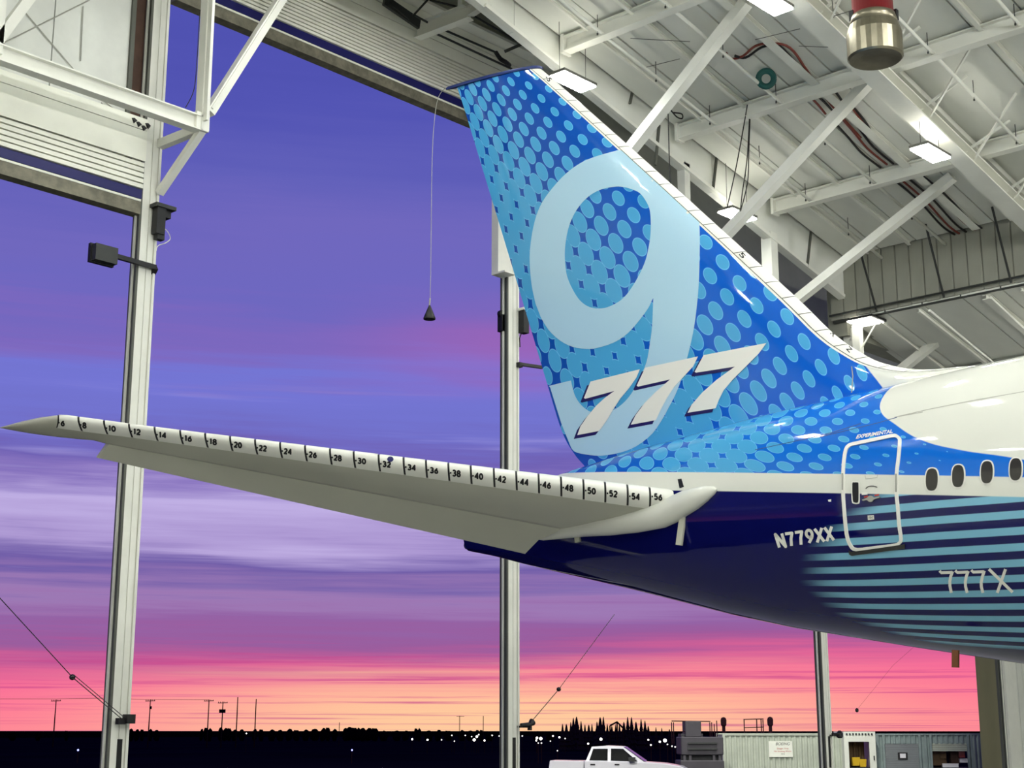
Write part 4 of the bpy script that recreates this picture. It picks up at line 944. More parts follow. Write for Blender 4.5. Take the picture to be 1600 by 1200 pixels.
# -- horizontal stabilizer (starboard), its elevator, numbered edge panels and root fairing
STH = .062
YS = [.6, 1.3, 1.8, 9.3, 9.9, 10.2, 10.45, 10.62, 10.72, 10.76]
def sle(y):
    k = (y - 1.8) / 8.5
    x = -18.4 - 9.55 * k; z = 7.37 + 1.72 * k
    if y > 10.2:
        q = (y - 10.2) / .56; x -= q ** 2.2 * 1.2; z -= .17 * q ** 1.5
    return Vector((x, -y, z))
def ste(y): return Vector((-22.95 - .6625 * (y - 1.2), -y, 6.58 + .2275 * (y - 1.2)))
def hinge(y):
    a, b = sle(y), ste(y); p = a + (b - a) * .70; p.z += .05 + .056 * (b - a).length
    if y > 9.25:
        x9 = hinge(9.25); q = min(1, (y - 9.25) / 1.51); e_ = sle(10.76); p = x9 + (e_ - x9) * q; p.y = -y; p.x -= .18 * math.sin(q * PI)
    return p
def stab_rows(ys, c0, c1, off=0.0, n=18, box=True):
    rws = []
    for y in ys:
        le = sle(y); hg = hinge(y); ch = (hg - le).length / .7; half = STH * ch; d_ = (hg - le).normalized(); up = Vector((d_.z, 0, -d_.x));
        if up.z < 0: up = -up
        cs = cosd(c0, c1, n); A_ = []; B_ = []
        for c_ in cs:
            base_ = le + (hg - le) * min(1, c_ / .7) ; t_ = half * naca(c_) * (1 if y < 9.3 else max(.1, 1 - (c_ / .7) ** 3))
            A_.append(base_ + up * (t_ + off) - d_ * off); B_.append(base_ - up * (t_ + off) - d_ * off)
        rws.append(A_[::-1] + B_[1:])
    return rws
def build_stab(parent, mirror=False):
    def fin_(mb, *a, **k):
        if mirror: mb.v = [(p[0], -p[1], p[2]) for p in mb.v]
        return mb.build(*a, **k)
    ys = list(np.linspace(.6, 9.25, 24)) + list(np.linspace(9.4, 10.2, 6)) + [10.3, 10.45, 10.6, 10.7, 10.75]
    rws = stab_rows(ys, 0, .7)
    mb = MB().grid(rws, True); mb.add(rws[-1], [tuple(range(len(rws[-1])))])
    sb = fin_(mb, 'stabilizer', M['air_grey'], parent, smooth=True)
    # elevator
    er = []
    for y in np.linspace(1.45, 9.2, 20):
        hg = hinge(y); te = ste(y); ch = (sle(y) - te).length; t_ = STH * ch * naca(.7) * .97; d_ = (te - hg).normalized(); up = Vector((d_.z, 0, -d_.x)); up = up if up.z > 0 else -up
        er.append([te + up * .012, hg + (te - hg) * .5 + up * t_ * .55, hg + up * t_, hg - d_ * .05, hg - up * t_, hg + (te - hg) * .5 - up * t_ * .55, te - up * .012])
    # inboard end slants aft along the body
    ib = [p.copy() for p in er[0]]; te0 = ste(1.2); ib[0] = te0 + Vector((0, 0, .012)); ib[-1] = te0 - Vector((0, 0, .012))
    er = [ib] + er[1:]
    mb = MB().grid(er, True); mb.add(er[0], [tuple(range(7))]); mb.add(er[-1], [tuple(range(7))])
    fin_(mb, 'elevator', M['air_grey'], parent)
    return sb
stab = build_stab(air)
bm = bmesh.new(); bm.from_mesh(stab.data); stab_bvh0 = BVHTree.FromBMesh(bm); bm.free()
build_stab(air, True)
def edge_band(y0, y1, cw, off, n=3):
    """leading-edge skin strip from y0 to y1, cw metres wide along the chord"""
    rws = []
    for k in range(n + 1):
        y = y0 + (y1 - y0) * k / n; rw = [[], []]
        for sidx, sg in ((0, 1), (1, -1)):
            for d_ in cosd(0, cw, 8):
                ya_ = y - .746 * d_ if y < 10.25 else y - .4 * d_
                le = sle(ya_); hg = hinge(ya_); ch = (hg - le).length / .7; c_ = min(.6, 1.5 * d_ / ch); dr = (hg - le).normalized(); up = Vector((dr.z, 0, -dr.x)); up = up if up.z > 0 else -up
                rw[sidx].append(le + dr * (c_ * ch) + up * sg * (STH * ch * naca(c_) + off) - dr * off)
        rws.append(rw[0][::-1] + rw[1][1:])
    return MB().grid(rws)
def px_to_y(px):
    lo, hi = 1.0, 10.6
    for _ in range(40):
        m_ = (lo + hi) / 2; p = sle(m_) + Vector((0, YA, 0)) - EYE; dep = p.dot(CF) * math.cos(PITCH) + p.z * math.sin(PITCH); x = 800 + FPX * p.dot(CR) / dep
        if x > px: lo = m_
        else: hi = m_
    return lo
ticks = [1015, 980, 945, 911, 876, 841, 806, 771, 735, 700, 665, 630, 591, 552, 515, 476, 437, 398, 359, 320, 281, 241, 201, 162, 122]
yt = [px_to_y(x) for x in ticks]; y_in = px_to_y(1052); y_out = px_to_y(90)
edge_band(y_in, y_out, .27, .003, 60).build('edge_core', M['black'], air, smooth=True)
ybs = [y_in] + yt + [y_out]
for k in range(len(ybs) - 1):
    edge_band(ybs[k] + (.0 if k == 0 else .014), ybs[k + 1] - .014, .28, .012, 3).build('edge_panel', M['strip'], air, smooth=True)
tmp = edge_band(y_in, y_out, .28, .012, 90).build('tmp', M['strip']); bm = bmesh.new(); bm.from_mesh(tmp.data); sedge_bvh = BVHTree.FromBMesh(bm); bm.free(); bpy.data.objects.remove(tmp)
for k, x in enumerate(ticks + [88]):
    n_ = 56 - 2 * k
    p = sle(px_to_y(x + (8 if x != 88 else 10))) + Vector((0, YA, 0)) - EYE; dep = p.dot(CF) * math.cos(PITCH) + p.z * math.sin(PITCH)
    yy = 600 - FPX * (p.z * math.cos(PITCH) - p.dot(CF) * math.sin(PITCH)) / dep + (7.5 if k else 3.5)
    w_ = (17 if n_ > 9 else 11) * (1 if k < 14 else .95); h_ = 9 if k < 10 else 8.0
    x0 = x + 2.5
    stroke_words('-%d' % n_, (x0, yy - h_ * .5), (x0 + w_, yy - h_ * .5 + 2.2), (x0 + w_, yy + h_ * .5 + 2.2), (x0, yy + h_ * .5), 2.6, sedge_bvh, 'edge_number', M['black'], step=2.5, off=.006, label='black number -%d' % n_)
lay(fill2d([[(610 + 5 * math.cos(a), 717.5 + 4.2 * math.sin(a)) for a in np.linspace(0, 2 * PI, 13)[:-1]]]), sedge_bvh, 'edge_patch', M['blue_trim'], off=.006, label='blue dot on the numbered edge')
# root fairing
rws = []
for x, yc, zc, ry, rz in ((-17.1, 1.92, 7.34, .02, .02), (-17.16, 1.92, 7.335, .08, .08), (-17.35, 1.91, 7.29, .16, .16), (-17.6, 1.87, 7.23, .22, .22), (-17.95, 1.83, 7.16, .24, .27), (-18.25, 1.78, 7.08, .24, .29), (-18.6, 1.73, 7.0, .24, .28), (-19.4, 1.62, 6.97, .32, .27), (-20.3, 1.48, 6.98, .36, .25), (-21.1, 1.34, 7.0, .3, .21), (-21.9, 1.2, 6.98, .22, .16), (-22.5, 1.08, 6.95, .1, .1), (-22.8, 1.0, 6.93, .02, .02)):
    rws.append([(x, -yc - ry * math.cos(a), zc + rz * math.sin(a)) for a in np.linspace(0, 2 * PI, 25)[:-1]])
MB().grid(rws, True).build('root_fairing', M['air_white'], air, smooth=True)
MB().grid([[(p[0], -p[1], p[2]) for p in r_] for r_ in rws], True).build('root_fairing', M['air_white'], air, smooth=True)

# trailing cone on its line from the fin tip
tp = Vector((FS[-1][2] - .4, 0, FS[-1][3] + .1)) + Vector((0, YA, 0))
X0c = tp.x
def tcp(px, py): return at(px, py, 'Y', YA)
cone = empty('trailing_cone', tcp(671, 499), 'small black cone hanging on a thin line from the fin tip', 'cone')
wmesh(MB().tube(catmull([tuple(tp), tuple(tcp(694, 139)), tuple(tcp(686, 150)), tuple(tcp(681, 170)), tuple(tcp(677, 210)), tuple(tcp(675, 260)), tuple(tcp(674, 338)), tuple(tcp(673, 420)), tuple(tcp(672, 466))], 4), .008, 5), 'line', M['seam_grey'], cone)
p0, p1 = tcp(672, 466), tcp(671, 477); wmesh(MB().tube([p0, p1], .02, 8), 'swivel', M['seam_grey'], cone)
p2 = tcp(671, 499); wmesh(MB().lathe((p2.x, p2.y, p2.z), [(.16, 0), (.165, .03), (.02, p1.z - p2.z)], 20), 'cone_body', M['dark'], cone)

# ------------------------------------------------------------------ outside
def ground_pt(px, d): p = atd(px, 1143, d); p.z = 0; return p
def view_frame(px, d, name, label, cat, group=None, turn=0.0):
    """empty facing the hangar: local x = to the right, local y = away"""
    return empty(name, ground_pt(px, d), label, cat, group, rz=YAW + turn)
# containers
def corr(mb, x0, x1, z0, z1, y=0, pitch=.28, dp=.05):
    n = max(1, int(round((x1 - x0) / pitch))); w = (x1 - x0) / n; pr = []
    for k in range(n):
        a = x0 + k * w; pr += [(a, y), (a + w * .3, y), (a + w * .5, y + dp), (a + w * .8, y + dp)]
    pr.append((x1, y))
    mb.grid([[(a, b, z0) for a, b in pr], [(a, b, z1) for a, b in pr]]); return mb
D0 = 79.0; U = D0 / 2396.0                       # metres per pixel at the containers
def pxm(p, c): return (p - c) * U
r = view_frame(1223.5, D0, 'shipping_container', 'pale green corrugated container with a printed sign, behind the right column', 'container')
hw = 93 * U
corr(MB(), -hw, hw, .15, 2.42).build('side_sheet', M['cont'], r)
for y0 in (.02, 2.38): MB().box((-hw, y0 - .06, 2.4), (hw, y0 + .06, 2.52)).build('top_rail', M['cont'], r)
MB().box((-hw, .06, .0), (hw, 2.4, .15)).build('container_floor', M['cont'], r); MB().box((-hw, .06, 2.42), (hw, 2.4, 2.46)).build('roof_sheet', M['cont'], r)
corr(MB(), -hw, hw, .15, 2.42, 2.4).build('side_sheet', M['cont'], r)
for x in (-hw, hw):
    for y in (-.03, 2.35): MB().box((x - .07, y - .03, 0), (x + .07, y + .08, 2.52)).build('corner_post', M['cont'], r)
MB().box((-hw, 0, .1), (-hw + .03, 2.4, 2.45)).build('end_sheet', M['cont'], r); MB().box((hw - .03, 0, .1), (hw, 2.4, 2.45)).build('end_sheet', M['cont'], r)
sg = MB().box((pxm(1200, 1223.5), -.06, 1.33), (pxm(1237, 1223.5), -.03, 2.12)).build('sign_board', M['cont_white'], r)
def board_text(txt, x, z, h, m_, par, shear=0, off=.0, ly=-.065, align='CENTER'):
    cu = bpy.data.curves.new('t', 'FONT'); cu.body = txt; cu.size = h; cu.shear = shear; cu.offset = off; cu.align_x = align; cu.fill_mode = 'BOTH'
    m2 = tomesh(cu); m2.materials.clear(); m2.materials.append(m_); o = bpy.data.objects.new('sign_text', m2); col.objects.link(o); o.parent = par; o.location = (x, ly, z); o.rotation_euler = (PI / 2, 0, 0)
cx = pxm(1221.5, 1223.5)
board_text('BOEING', cx + .0, 1.92, .20, M['black'], sg, .3)
board_text('Danger, Area', cx, 1.72, .11, M['redmark'], sg); board_text('No Smoking Within', cx, 1.58, .11, M['redmark'], sg); board_text('50 ft', cx, 1.45, .10, M['black'], sg)
# white framed shed
r = view_frame(1341, D0 - .6, 'storage_shed', 'narrow white framed shed with open front beside the pale green container', 'shed')
xa, xb = pxm(1318, 1341), pxm(1367, 1341); ia, ib_ = pxm(1325, 1341), pxm(1357, 1341)
MB().box((xa, 0, 0), (ia, .1, 2.6)).build('frame_post', M['cont_white'], r); MB().box((ib_, 0, 0), (xb, .1, 2.6)).build('frame_post', M['cont_white'], r)
MB().box((ia, 0, 2.1), (ib_, .1, 2.6)).build('frame_header', M['cont_white'], r)
MB().box((xa, .1, 2.55), (xb, 2.4, 2.6)).build('roof_sheet', M['cont_white'], r); MB().box((xa, .1, 0), (xa + .05, 2.4, 2.55)).build('side_sheet', M['cont_white'], r); MB().box((xb - .05, .1, 0), (xb, 2.4, 2.55)).build('side_sheet', M['cont_white'], r)
corr(MB(), ia, ib_, 0, 2.5, 1.2, .3, .08).build('inner_sheet', M['tan'], r)
for k in range(9): MB().box((xa + .12 + k * .16, -.03, 2.42), (xa + .2 + k * .16, .0, 2.52)).build('vent_slot', M['dark_steel'], r)
MB().lathe((xb - .12, -.03, 1.2), [(.03, -.02), (.03, .2)], 8).build('latch', M['dark_steel'], r)
for k, (px, z0, w, h, m_, lab) in enumerate(((1334, .9, .34, .42, 'yellow', 'yellow bin inside the white framed shed, left one'), (1345, .85, .3, .38, 'yellow', 'yellow bin inside the white framed shed, right one'))):
    p = ground_pt(px, D0); o = MB().add([(-w / 2, -w / 2, 0), (w / 2, -w / 2, 0), (w / 2, w / 2, 0), (-w / 2, w / 2, 0), (-w * .6, -w * .6, h), (w * .6, -w * .6, h), (w * .6, w * .6, h), (-w * .6, w * .6, h)], [(0, 3, 2, 1), (4, 5, 6, 7), (0, 1, 5, 4), (1, 2, 6, 5), (2, 3, 7, 6), (3, 0, 4, 7)]).build('bin', M[m_], None, loc=(p.x, p.y, z0)); o.rotation_euler.z = YAW
    tag(o, lab, 'bin', 'bins in the shed')
p = ground_pt(1339, D0); o = MB().box((-.55, -.3, .78), (.55, .35, .83)).box((-.53, -.28, 0), (-.48, -.23, .78)).box((.48, -.28, 0), (.53, -.23, .78)).box((-.53, .28, 0), (-.48, .33, .78)).box((.48, .28, 0), (.53, .33, .78)).build('shelf_bench', M['dark_steel'], None, loc=p); o.rotation_euler.z = YAW; tag(o, 'dark bench under the yellow bins in the white framed shed', 'bench')
# blue-grey container with two roller doors
r = view_frame(1442, D0, 'shipping_container', 'grey blue container with one shut and one open roller door', 'container')
X0_, X1_ = pxm(1369, 1442), pxm(1516, 1442)
def fr(a, b_, z0, z1, nm='front_sheet'): corr(MB(), pxm(a, 1442), pxm(b_, 1442), z0, z1, 0, .26, .05).build(nm, M['cont_blue'], r)
fr(1369, 1380, .1, 2.45); fr(1435, 1453, .1, 2.45); fr(1510, 1516, .1, 2.45); fr(1380, 1435, 2.0, 2.45); fr(1453, 1510, 2.0, 2.45)
MB().box((X0_, -.03, 2.42), (X1_, 2.4, 2.5)).build('roof_sheet', M['cont_blue'], r)
for a in (1369, 1379, 1435.5, 1452.5, 1511, 1516): MB().box((pxm(a, 1442) - .05, -.05, 0), (pxm(a, 1442) + .06, .06, 2.44)).build('door_jamb', M['cont_blue'], r)
MB().box((X0_, 0, 0), (X0_ + .04, 2.4, 2.42)).build('end_sheet', M['cont_blue'], r)
for k in range(22): MB().box((pxm(1380, 1442), .04, .02 + .09 * k), (pxm(1435, 1442), .07, .02 + .09 * k + .085)).build('shutter_slat', M['shutter'], r)
for k in range(4): MB().box((pxm(1453, 1442), .04, 1.62 + .1 * k), (pxm(1510, 1442), .07, 1.71 + .1 * k)).build('shutter_slat', M['cont'], r)
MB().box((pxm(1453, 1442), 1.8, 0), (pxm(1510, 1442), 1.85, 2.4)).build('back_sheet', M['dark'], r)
MB().box((pxm(1401, 1442), .0, 1.2), (pxm(1416, 1442), .035, 1.56)).build('notice_frame', M['black'], r)
MB().box((pxm(1404, 1442), -.01, 1.28), (pxm(1413, 1442), .0, 1.5)).build('notice_paper', M['truck'], r)
e2 = view_frame(1508, D0 + 2.7, 'shipping_container', 'grey blue corrugated container receding into shade beside the olive jamb', 'container', turn=.5)
corr(MB(), .03, 5.2, .1, 2.45, 0, .28, .06).build('side_sheet', M['cont_blue'], e2)
MB().box((.03, 0, 2.42), (5.2, 2.4, 2.5)).build('roof_sheet', M['cont_blue'], e2); MB().box((.03, .02, 0), (5.2, 2.4, .1)).build('container_floor', M['cont_blue'], e2)
for k, (px, z0, w, h, m_, lab) in enumerate(((1463, .9, .75, .95, 'tan', 'large tan carton left in the open container'), (1470, 1.25, .3, .5, 'tan', 'slim tan carton standing behind the large one'), (1489, 1.0, .5, .65, 'brown', 'brown carton in the middle of the open container'), (1481, .8, .8, .2, 'truck', 'white flat parcel at the front of the open container'), (1502, 1.05, .45, .2, 'truck', 'white parcel on the pile at the right of the open container'), (1500, 1.3, .3, .4, 'red', 'dark red carton at the right of the open container'))):
    p = ground_pt(px, D0 + .9 - .1 * k); o = MB().box((-w / 2, -.2, 0), (w / 2, .2, h)).box((-w / 2 - .01, -.205, h - .04), (w / 2 + .01, .205, h)).build('carton', M[m_], None, loc=(p.x, p.y, z0)); o.rotation_euler.z = YAW + random.uniform(-.2, .2)
    tag(o, lab, 'box', 'goods in the open container')
p = ground_pt(1482, D0 + .9); o = MB().box((-.95, -.5, .74), (.95, .5, .8)).box((-.93, -.48, 0), (-.87, -.42, .74)).box((.87, -.48, 0), (.93, -.42, .74)).box((-.93, .42, 0), (-.87, .48, .74)).box((.87, .42, 0), (.93, .48, .74)).build('shelf_bench', M['dark_steel'], None, loc=p); o.rotation_euler.z = YAW; tag(o, 'dark bench carrying the cartons in the open container', 'bench')
# guard rail and vents on the container
r = view_frame(1178, D0 + 1.2, 'guard_rail', 'thin reddish guard rail on top of the pale green container', 'railing')
for px, h in ((1163, .75), (1183, .78), (1190, .8), (1193, .75)): MB().tube([(pxm(px, 1178), 0, 2.46), (pxm(px, 1178), 0, 2.46 + h)], .03, 5).build('rail_post', M['pole'], r)
for z in (2.8, 3.22): MB().tube([(pxm(1162, 1178), 0, z), (pxm(1194, 1178), 0, z + .03)], .025, 5).build('rail_bar', M['pole'], r)
for px, lab in ((1131, 'dark bulb-topped vent pipe left of the pale green container roof'), (1204, 'dark bulb-topped vent pipe standing on the pale green container')):
    r = view_frame(px, D0 + 1.4 if px > 1150 else D0 + 3.5, 'vent_pipe', lab, 'pipe', 'dark vent pipes')
    MB().lathe((0, 0, 0), [(.09, 0 if px == 1131 else 2.46), (.09, 2.95)], 10).build('stem', M['pole'], r); MB().lathe((0, 0, 2.9), [(.08, -.05), (.15, .05), (.16, .3), (.12, .42), (.03, .46)], 12).build('bulb', M['pole'], r)
# grey service vehicle
r = view_frame(1095, 74, 'service_vehicle', 'dark grey service truck with box and rails, left of the pale green container', 'truck')
u = 74 / 2396.; f_ = lambda p: (p - 1095) * u
MB().box((f_(1062), 0, .5), (f_(1130), 2.4, 1.25)).build('lower_body', M['equip'], r, bevel=.04)
MB().box((f_(1064), .05, 1.5), (f_(1130), 2.3, 2.35)).build('upper_body', M['equip'], r, bevel=.04)
MB().box((f_(1074), -.04, 1.75), (f_(1120), .05, 1.82)).box((f_(1074), -.04, 2.02), (f_(1120), .05, 2.1)).build('grille_bar', M['dark_steel'], r)
for px in (1069, 1078, 1115, 1124): MB().box((f_(px) - .06, .1, 1.2), (f_(px) + .06, .3, 1.55)).build('stay', M['equip'], r)
MB().box((f_(1064), .3, 1.2), (f_(1128), .4, 1.5)).build('gap_panel', M['dark'], r)
MB().box((f_(1072), .3, 2.35), (f_(1097), 1.6, 3.1)).build('roof_box', M['equip'], r, bevel=.03)
MB().box((f_(1066), .5, 2.35), (f_(1100), 1.9, 2.5)).build('roof_plate', M['equip'], r)
for px in (1051, 1054, 1111, 1114, 1118, 1122): MB().tube([(f_(px), .4, 2.0), (f_(px), .4, 3.12 - (px % 3) * .08)], .025, 5).build('rail_post', M['pole'], r)
MB().tube([(f_(1051), .4, 3.1), (f_(1112), .4, 3.08)], .025, 5).build('rail_bar', M['pole'], r); MB().tube([(f_(1053), .4, 2.6), (f_(1072), .4, 2.6)], .025, 5).build('rail_bar', M['pole'], r)
for x in (f_(1070), f_(1120)): MB().lathe((x, .3, .5), [(.5, -.15), (.5, .15)], 16, 'Y').build('wheel', M['tyre'], r)
# pickup truck
r = empty('pickup_truck', ground_pt(966, 70.5), 'white crew cab pickup truck at the bottom edge, right of the middle column', 'truck', rz=YAW - .16)
PU = 70.5 / 2396. ; g_ = lambda p: (p - 966) * PU
def extr(prof, y0, y1, nm, m_, par=r, ins=None, bevel=.0):
    v0 = [(a, y0, b) for a, b in prof]; v1 = [(a, y1, b) for a, b in prof]; n = len(prof)
    return MB().add(v0 + v1, [tuple(range(n)), tuple(range(n, 2 * n))] + [(i, (i + 1) % n, n + (i + 1) % n, n + i) for i in range(n)]).build(nm, m_, par, bevel=bevel)
extr([(-3.05, .55), (-3.1, 1.0), (-3.05, 1.32), (-1.5, 1.3), (-1.5, .45), (-2.9, .45)], -.98, .98, 'truck_bed', M['truck'], bevel=.03)
extr([(-1.47, .4), (-1.47, 1.32), (1.25, 1.27), (2.2, 1.2), (2.9, 1.08), (3.12, .95), (3.15, .55), (3.0, .4)], -.98, .98, 'body', M['truck'], bevel=.04)
bt = [(-1.42, -.93, 1.28), (1.25, -.93, 1.25), (1.25, .93, 1.25), (-1.42, .93, 1.28), (-1.15, -.72, 1.93), (.25, -.72, 1.95), (.25, .72, 1.95), (-1.15, .72, 1.93), (-.5, -.73, 1.98), (-.5, .73, 1.98)]
MB().add(bt, [(0, 1, 5, 8, 4), (1, 2, 6, 5), (2, 3, 7, 9, 6), (3, 0, 4, 7), (4, 8, 9, 7), (8, 5, 6, 9)]).build('cab', M['truck'], r)
def onside(x, z): k = (z - 1.28) / .67; return (x, -.93 + .21 * k - .015, z)
for q in ([(-1.25, 1.33), (-.42, 1.32), (-.42, 1.84), (-1.08, 1.84)], [(-.27, 1.32), (.92, 1.30), (.28, 1.84), (-.27, 1.85)]):
    MB().add([onside(*p) for p in q] + [(p_[0], p_[1] + .03, p_[2]) for p_ in [onside(*p) for p in q]], [(0, 1, 2, 3), (4, 5, 6, 7), (0, 1, 5, 4), (1, 2, 6, 5), (2, 3, 7, 6), (3, 0, 4, 7)]).build('side_window', M['carglass'], r)
MB().add([(1.22, -.82, 1.29), (1.22, .82, 1.29), (.31, .66, 1.92), (.31, -.66, 1.92), (1.24, -.82, 1.30), (1.24, .82, 1.30), (.33, .66, 1.93), (.33, -.66, 1.93)], [(0, 1, 2, 3), (4, 5, 6, 7), (0, 1, 5, 4), (1, 2, 6, 5), (2, 3, 7, 6), (3, 0, 4, 7)]).build('windshield', M['windshield'], r)
MB().box((.55, -1.16, 1.28), (.85, -1.0, 1.48)).beam((.75, -.95, 1.3), (.75, -1.05, 1.32), .05, .05).build('side_mirror', M['dark_steel'], r)
for x in (-1.2, -.1): MB().box((x, -1.0, 1.12), (x + .22, -.97, 1.18)).build('door_handle', M['dark'], r)
for x in (-2.25, 2.1):
    for y in (-.85, .85): MB().lathe((x, y, .42), [(.28, -.13), (.42, -.12), (.42, .12), (.28, .13)], 20, 'Y').build('wheel', M['tyre'], r)
for y0 in (-.95, .6): MB().box((3.08, y0, .75), (3.16, y0 + .35, .92)).build('headlamp', M['seam_grey'], r)

# conifers on the skyline
def conifer(h, w, seed):
    rnd = random.Random(seed); prof = [(.03 * w, 0), (.04 * w, .06 * h)]
    for k in range(6):
        z = .06 * h + k * .15 * h; rr0 = w * .5 * (1 - k / 6.3); prof += [(rr0 * rnd.uniform(.85, 1.1), z), (rr0 * .55, z + .13 * h)]
    prof += [(.01, h)]; return MB().lathe((0, 0, 0), prof, 7)
kinds = []
for k, (h, w) in enumerate(((1, .42), (1, .55), (1, .36))): kinds.append((conifer(h, w, k), k))
DT = 210.; ut = DT / 2396.
spires = [(879, 1131), (885, 1131), (892, 1128), (896, 1121), (901, 1119), (908, 1127), (914, 1132), (920, 1132), (925, 1131), (933, 1127), (938, 1121), (943, 1120), (949, 1131), (956, 1134), (962, 1131), (968, 1132), (975, 1128), (981, 1120), (987, 1120), (994, 1127), (1002, 1124), (1008, 1126), (1013, 1134), (1025, 1136), (1034, 1137), (1046, 1139)]
srcs = {}
for k, (px, py) in enumerate(spires):
    p = ground_pt(px, DT + (k % 5) * 3); h = (1143 - py) * ut + 2.6
    kk = k % 3
    if kk not in srcs:
        o = kinds[kk][0].build('conifer_tree', M['spire'], None); srcs[kk] = o
    else: o = srcs[kk].copy(); col.objects.link(o)
    o.location = p; o.scale = (h * .95, h * .95, h * 1.0); tag(o, 'dark pointed conifer in the row on the skyline above the pickup truck', 'tree', 'skyline conifers')
# rounded far trees along the horizon
rnd = random.Random(3)
def blob(seed):
    r2 = random.Random(seed); bm = bmesh.new(); bmesh.ops.create_icosphere(bm, subdivisions=2, radius=1)
    for v in bm.verts: v.co = v.co * r2.uniform(.82, 1.15); v.co.z = max(-.9, v.co.z) + .9
    m_ = bpy.data.meshes.new('distant_tree'); bm.to_mesh(m_); bm.free(); m_.materials.append(M['silh']); return m_
bl = [blob(k) for k in range(4)]
DF = 420.; uf = DF / 2396.
for k, (px, py, w) in enumerate([(205, 1138, 5), (214, 1139, 5), (222, 1139, 4), (235, 1138, 5), (245, 1140, 6), (315, 1138, 4), (322, 1136, 5), (328, 1137, 5), (345, 1136, 5), (352, 1137, 6), (358, 1137, 5), (367, 1139, 7), (378, 1139, 6), (398, 1138, 5), (408, 1139, 5), (425, 1139, 8), (438, 1140, 7), (452, 1138, 7), (463, 1140, 7), (478, 1139, 8), (492, 1138, 9), (505, 1137, 6), (512, 1136, 5), (523, 1138, 6),
                                 (540, 1137, 6), (545, 1135, 8), (553, 1136, 8), (560, 1136, 6), (567, 1137, 7), (576, 1137, 8), (585, 1137, 8), (600, 1141, 9), (620, 1141, 8), (634, 1141, 7), (650, 1137, 4), (655, 1137, 4), (670, 1141, 8), (685, 1140, 7), (700, 1141, 8), (722, 1140, 8), (735, 1141, 8), (745, 1140, 6), (752, 1140, 4), (765, 1142, 8), (840, 1142, 9), (860, 1142, 9), (104, 1141, 4), (60, 1142, 6), (20, 1142, 7)]):
    p = ground_pt(px, DF + (k % 7) * 4); o = bpy.data.objects.new('distant_tree', bl[k % 4]); col.objects.link(o); o.location = p; h = (1143.5 - py) * uf + 2.6; o.scale = (w * uf * .85, w * uf * .85, h / 1.95)
    tag(o, 'tiny dark rounded tree silhouette along the far horizon', 'tree', 'far horizon trees')
# low dark rise that closes the horizon
tmesh(MB().add([(-620, 100, 0), (-620, 1400, 0), (-640, 1400, 2.9), (-640, 100, 2.9), (-700, 100, 0), (-700, 1400, 0)], [(0, 1, 2, 3), (3, 2, 5, 4), (0, 3, 4), (1, 5, 2)]), 'far_ridge', M['silh'], 'low black rise along the whole horizon', 'ridge', kind='structure')
# utility poles
for px, py, kind_, lab in ((84, 1094, 'T', 'utility pole with crossarm at far left'), (232, 1094, 'T', 'utility pole with crossarm just right of the left column'), (324, 1094, 'T', 'utility pole with crossarm left of the one carrying a transformer'), (346, 1097, 'B', 'utility pole carrying a dark transformer box'), (369, 1090, 'P', 'plain thin pole right of the transformer pole'), (398, 1093, 'P', 'rightmost plain thin pole of the skyline group')):
    r = view_frame(px, 260., 'utility_pole', lab, 'pole', 'utility poles on the skyline'); uu = 260 / 2396.; h = (1143 - py) * uu + 2.6
    MB().tube([(0, 0, 0), (.05, 0, h)], [.12, .08], 6).build('shaft', M['pole'], r)
    if kind_ != 'P': MB().beam((-.8, 0, h - .25), (.85, 0, h - .2), .1, .12).build('crossarm', M['pole'], r)
    if kind_ != 'P':
        for x in (-.7, -.35, .35, .75): MB().lathe((x, 0, h - .2), [(.05, 0), (.05, .18)], 5).build('insulator', M['pole'], r)
    if kind_ == 'B': MB().box((-.5, -.3, h - 1.9), (.5, .3, h - 1.3)).build('transformer', M['pole'], r)
    if px == 232: MB().box((.05, -.2, h - 1.6), (.3, .2, h - 1.1)).build('transformer', M['pole'], r)
uu = 260 / 2396.
def pt(px, py): p = ground_pt(px, 260.); p.z = 2.6 + (1143 - py) * uu; return p
tmesh(MB().tube([pt(-30, 1093), pt(84, 1093), pt(160, 1092), pt(232, 1094), pt(324, 1094.5)], .03, 4), 'power_line', M['pole'], 'thin power line strung between the far left poles', 'wire')
for px, py, lab in ((718, 1119, 'tall thin mast with crossbar left of the middle column'), (755, 1119, 'tall thin plain mast just left of the middle column'), (530, 1129, 'short thin mast above the horizon trees')):
    r = view_frame(px, 300., 'distant_mast', lab, 'mast', 'thin masts on the horizon'); h = (1143 - py) * 300 / 2396 + 2.6
    MB().tube([(0, 0, 0), (0, 0, h)], .07, 5).build('shaft', M['pole'], r)
    if px == 718: MB().beam((-.6, 0, h - .1), (.9, 0, h - .1), .08, .08).build('crossbar', M['pole'], r)
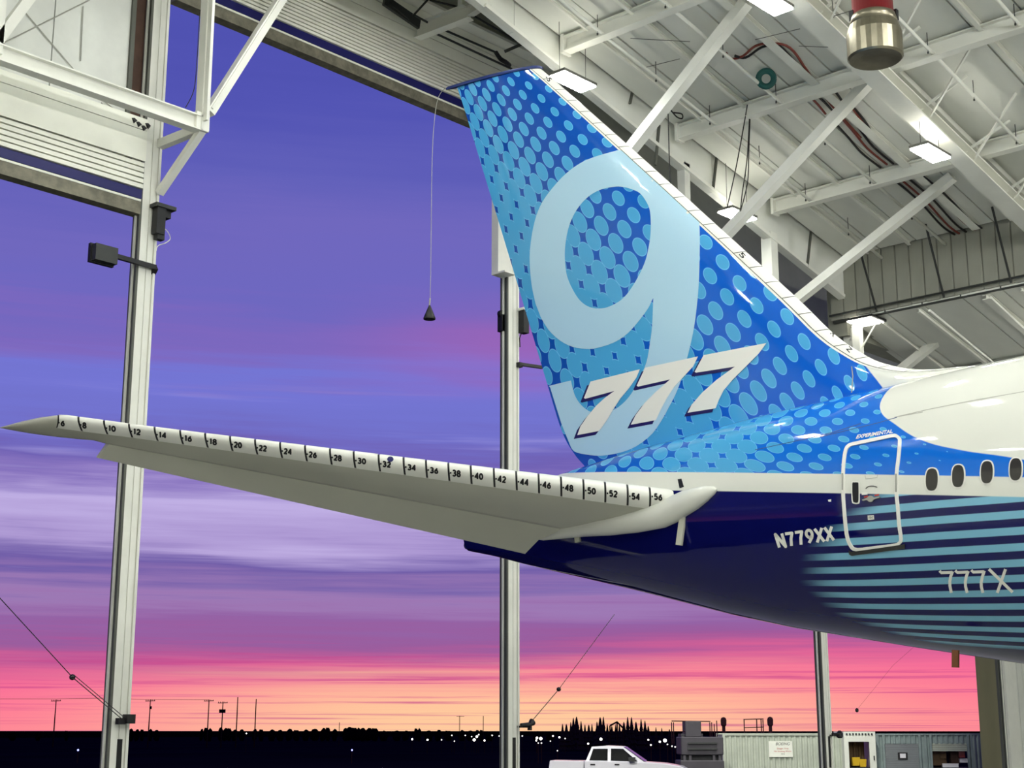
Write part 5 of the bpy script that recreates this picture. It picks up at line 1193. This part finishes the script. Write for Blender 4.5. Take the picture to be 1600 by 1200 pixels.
# far lamps
src = None
for px, py, rad_, m_ in ((122, 1172, 1.7, 'b'), (550, 1172, 1.5, 'b'), (385, 1146, 1.2, 'w'), (644, 1155, 1.7, 'w'), (668, 1156, 1.8, 'w'), (690, 1156, 1.1, 'w'), (706, 1149, 1.1, 'w'), (710, 1158, 1, 'w'), (727, 1149, 1.1, 'w'), (737, 1151, 1, 'w'), (741, 1156, 2.6, 'w'), (745, 1151, 2.2, 'w'), (748, 1148, 1.2, 'w'), (757, 1157, 1.7, 'w'), (769, 1149, 1.2, 'w'), (780, 1150, 1.1, 'w'),
                         (816, 1150, 1.1, 'w'), (839, 1153, 2.2, 'w'), (845, 1154, 2.8, 'w'), (838, 1157, 1.6, 'w'), (846, 1161, 1.2, 'w'), (841, 1161, 1, 'w'), (864, 1150, 1.5, 'w'), (874, 1152, 1.7, 'w'), (883, 1154, 1.1, 'w'), (860, 1158, 1, 'w'), (919, 1162, 1.7, 'w'), (939, 1155, 2.6, 'w'), (1013, 1156, 1.6, 'w'), (1017, 1164, 1.5, 'w'), (1031, 1159, 2, 'w'), (1039, 1157, 3.2, 'w'), (1043, 1163, 1.2, 'w'), (1050, 1166, 1.2, 'w'), (1055, 1167, 1.2, 'w'), (871, 1173, 1, 'w')):
    d = 130. if py > 1158 else 190.
    p = atd(px, py, d); R_ = rad_ * d / 2396 * .9
    nm = 'distant_lamp'; r = empty(nm, (p.x, p.y, 0), 'tiny bluish lamp on the dark field' + (' at far left' if px < 200 else ' right of the utility poles') if m_ == 'b' else 'tiny white point of light among the far lamps below the horizon', 'lamp', None if m_ == 'b' else 'far lamps below the horizon')
    MB().lathe((0, 0, max(.05, p.z)), [(.05 * R_, -R_), (.8 * R_, -.6 * R_), (R_, 0), (.8 * R_, .6 * R_), (.05 * R_, R_)], 8).build('bulb', M['bluelamp' if m_ == 'b' else 'townlamp'], r)
    if p.z > .2: MB().tube([(0, 0, 0), (0, 0, p.z - R_)], .04, 4).build('lamp_pole', M['pole'], r)
# curved dark crane jib shapes near the conifers
tmesh(MB().tube([atd(953, 1134, 200), atd(964, 1128, 200), atd(974, 1138, 200)], .12, 4).tube([atd(964, 1128, 200), ground_pt(965, 200)], .12, 4).tube([atd(953, 1134, 200), ground_pt(953, 200)], .12, 4).tube([atd(974, 1138, 200), ground_pt(974, 200)], .12, 4), 'distant_hoop', M['pole'], 'thin dark peaked frame between the conifers', 'frame')
